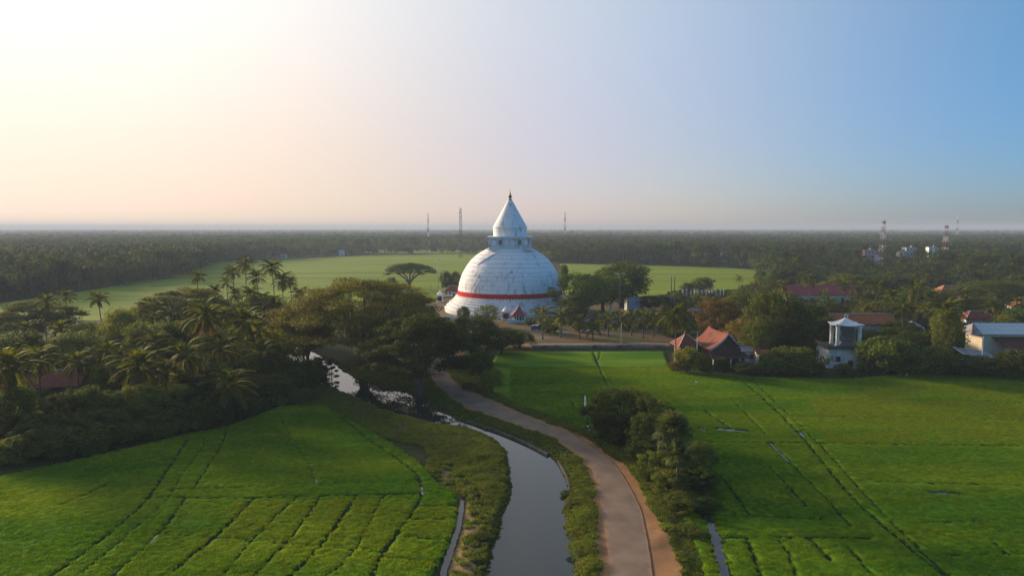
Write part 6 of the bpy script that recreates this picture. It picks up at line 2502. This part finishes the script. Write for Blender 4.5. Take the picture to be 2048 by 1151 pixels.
def dog(px, py, label):
    x, y = G(px, py, 0.0)
    r_ = empty('dog', (x, y, ground(x, y) + 0.02), R(150), label, 'dog')
    v = [(0, 0, .42), (.22, 0, .44), (.36, 0, .50), (.46, 0, .62), (.52, 0, .67), (.66, 0, .63),
         (-.2, 0, .43), (-.3, 0, .46), (-.46, 0, .58), (-.5, 0, .66),
         (.27, .09, .34), (.27, .10, .18), (.29, .10, .03), (.27, -.09, .34), (.27, -.10, .18), (.29, -.10, .03),
         (-.25, .09, .36), (-.19, .10, .25), (-.31, .10, .15), (-.28, .10, .03), (-.25, -.09, .36), (-.19, -.10, .25), (-.31, -.10, .15), (-.28, -.10, .03)]
    e = [(0, 1), (1, 2), (2, 3), (3, 4), (4, 5), (0, 6), (6, 7), (7, 8), (8, 9), (1, 10), (10, 11), (11, 12), (1, 13), (13, 14), (14, 15), (6, 16), (16, 17), (17, 18), (18, 19), (6, 20), (20, 21), (21, 22), (22, 23)]
    rd = [.12, .14, .10, .075, .085, .04, .105, .06, .025, .015, .06, .035, .035, .06, .035, .035, .07, .045, .03, .035, .07, .045, .03, .035]
    skin_body('body', v, e, rd, M['dogcoat'], r_)
    for s in (-1, 1):
        MB().add([(.50, s * .05, .72), (.54, s * .09, .73), (.50, s * .09, .82), (.47, s * .07, .73)], [(0, 1, 2), (1, 3, 2), (3, 0, 2), (0, 3, 1)]).build('ear', M['rubber'], r_)


dog(1132, 914, 'small black and white dog on the grass verge beside the canal road')


def egret(px, py, label, rz=0.0, s=1.0, z=-0.2):
    x, y = G(px, py, z)
    r_ = empty('egret', (x, y, z), rz, label, 'bird')
    r_.scale = (s, s, s)
    v = [(0, 0, .42), (.14, 0, .46), (.2, 0, .55), (.17, 0, .66), (.2, 0, .78), (.25, 0, .82), (-.16, 0, .38), (-.32, 0, .33)]
    e = [(0, 1), (1, 2), (2, 3), (3, 4), (4, 5), (0, 6), (6, 7)]
    skin_body('body', v, e, [.12, .08, .04, .032, .032, .035, .09, .03], M['feather'], r_)
    MB().tube([(.27, 0, .82), (.4, 0, .80)], [.018, .004], 5).build('beak', M['beak'], r_)
    for k in (-1, 1):
        MB().tube([(0, k * .04, .36), (-.02, k * .04, .18), (.0, k * .04, 0)], .012, 5).build('leg', M['rubber'], r_)


egret(1393, 768, 'small white bird standing in the rice before the gabled hall', R(200), 1.3)
egret(1813, 753, 'single white bird right of the pale heap at the field edge', R(30), 1.3)


def heap():
    x, y = G(1802, 749, -0.3)
    b_ = MB()
    rs = np.random.RandomState(3)
    nn = 14
    V, F = [], []
    for i in range(nn):
        for j in range(7):
            u, v_ = i / (nn - 1) * 2 - 1, j / 6 * 2 - 1
            z = 0.55 * max(0, 1 - u * u) * max(0, 1 - v_ * v_) ** .7 + 0.07 * rs.rand()
            V.append((u * 1.05, v_ * .5, z))
    I_ = np.arange(nn * 7).reshape(nn, 7)
    F = np.stack([I_[:-1, :-1], I_[1:, :-1], I_[1:, 1:], I_[:-1, 1:]], -1).reshape(-1, 4)
    o = mesh_obj('sheet_heap', np_mesh('sheet_heap', np.array(V), F, M['whitepaint'], True))
    o.location = (x, y, -0.45)
    tag(o, 'crumpled white sheet heap at the edge of the right field', 'heap')


heap()

# ------------------------------------------------------------------ hazy evening air
b_ = MB()
b_.box((0, 7600, 35.0), (34000, 17000, 80.0))
hz_o = b_.build('haze', M['dark'])
hm, nt, out = new_mat('haze_air')
pv = nt.nodes.new('ShaderNodeVolumePrincipled')
pv.inputs['Color'].default_value = (0.46, 0.54, 0.66, 1)
pv.inputs['Density'].default_value = 0.00019
pv.inputs['Anisotropy'].default_value = 0.1
nt.links.new(pv.outputs[0], out.inputs['Volume'])
hz_o.data.materials.clear()
hz_o.data.materials.append(hm)
tag(hz_o, 'pale evening haze over the whole plain', None, None, 'stuff')
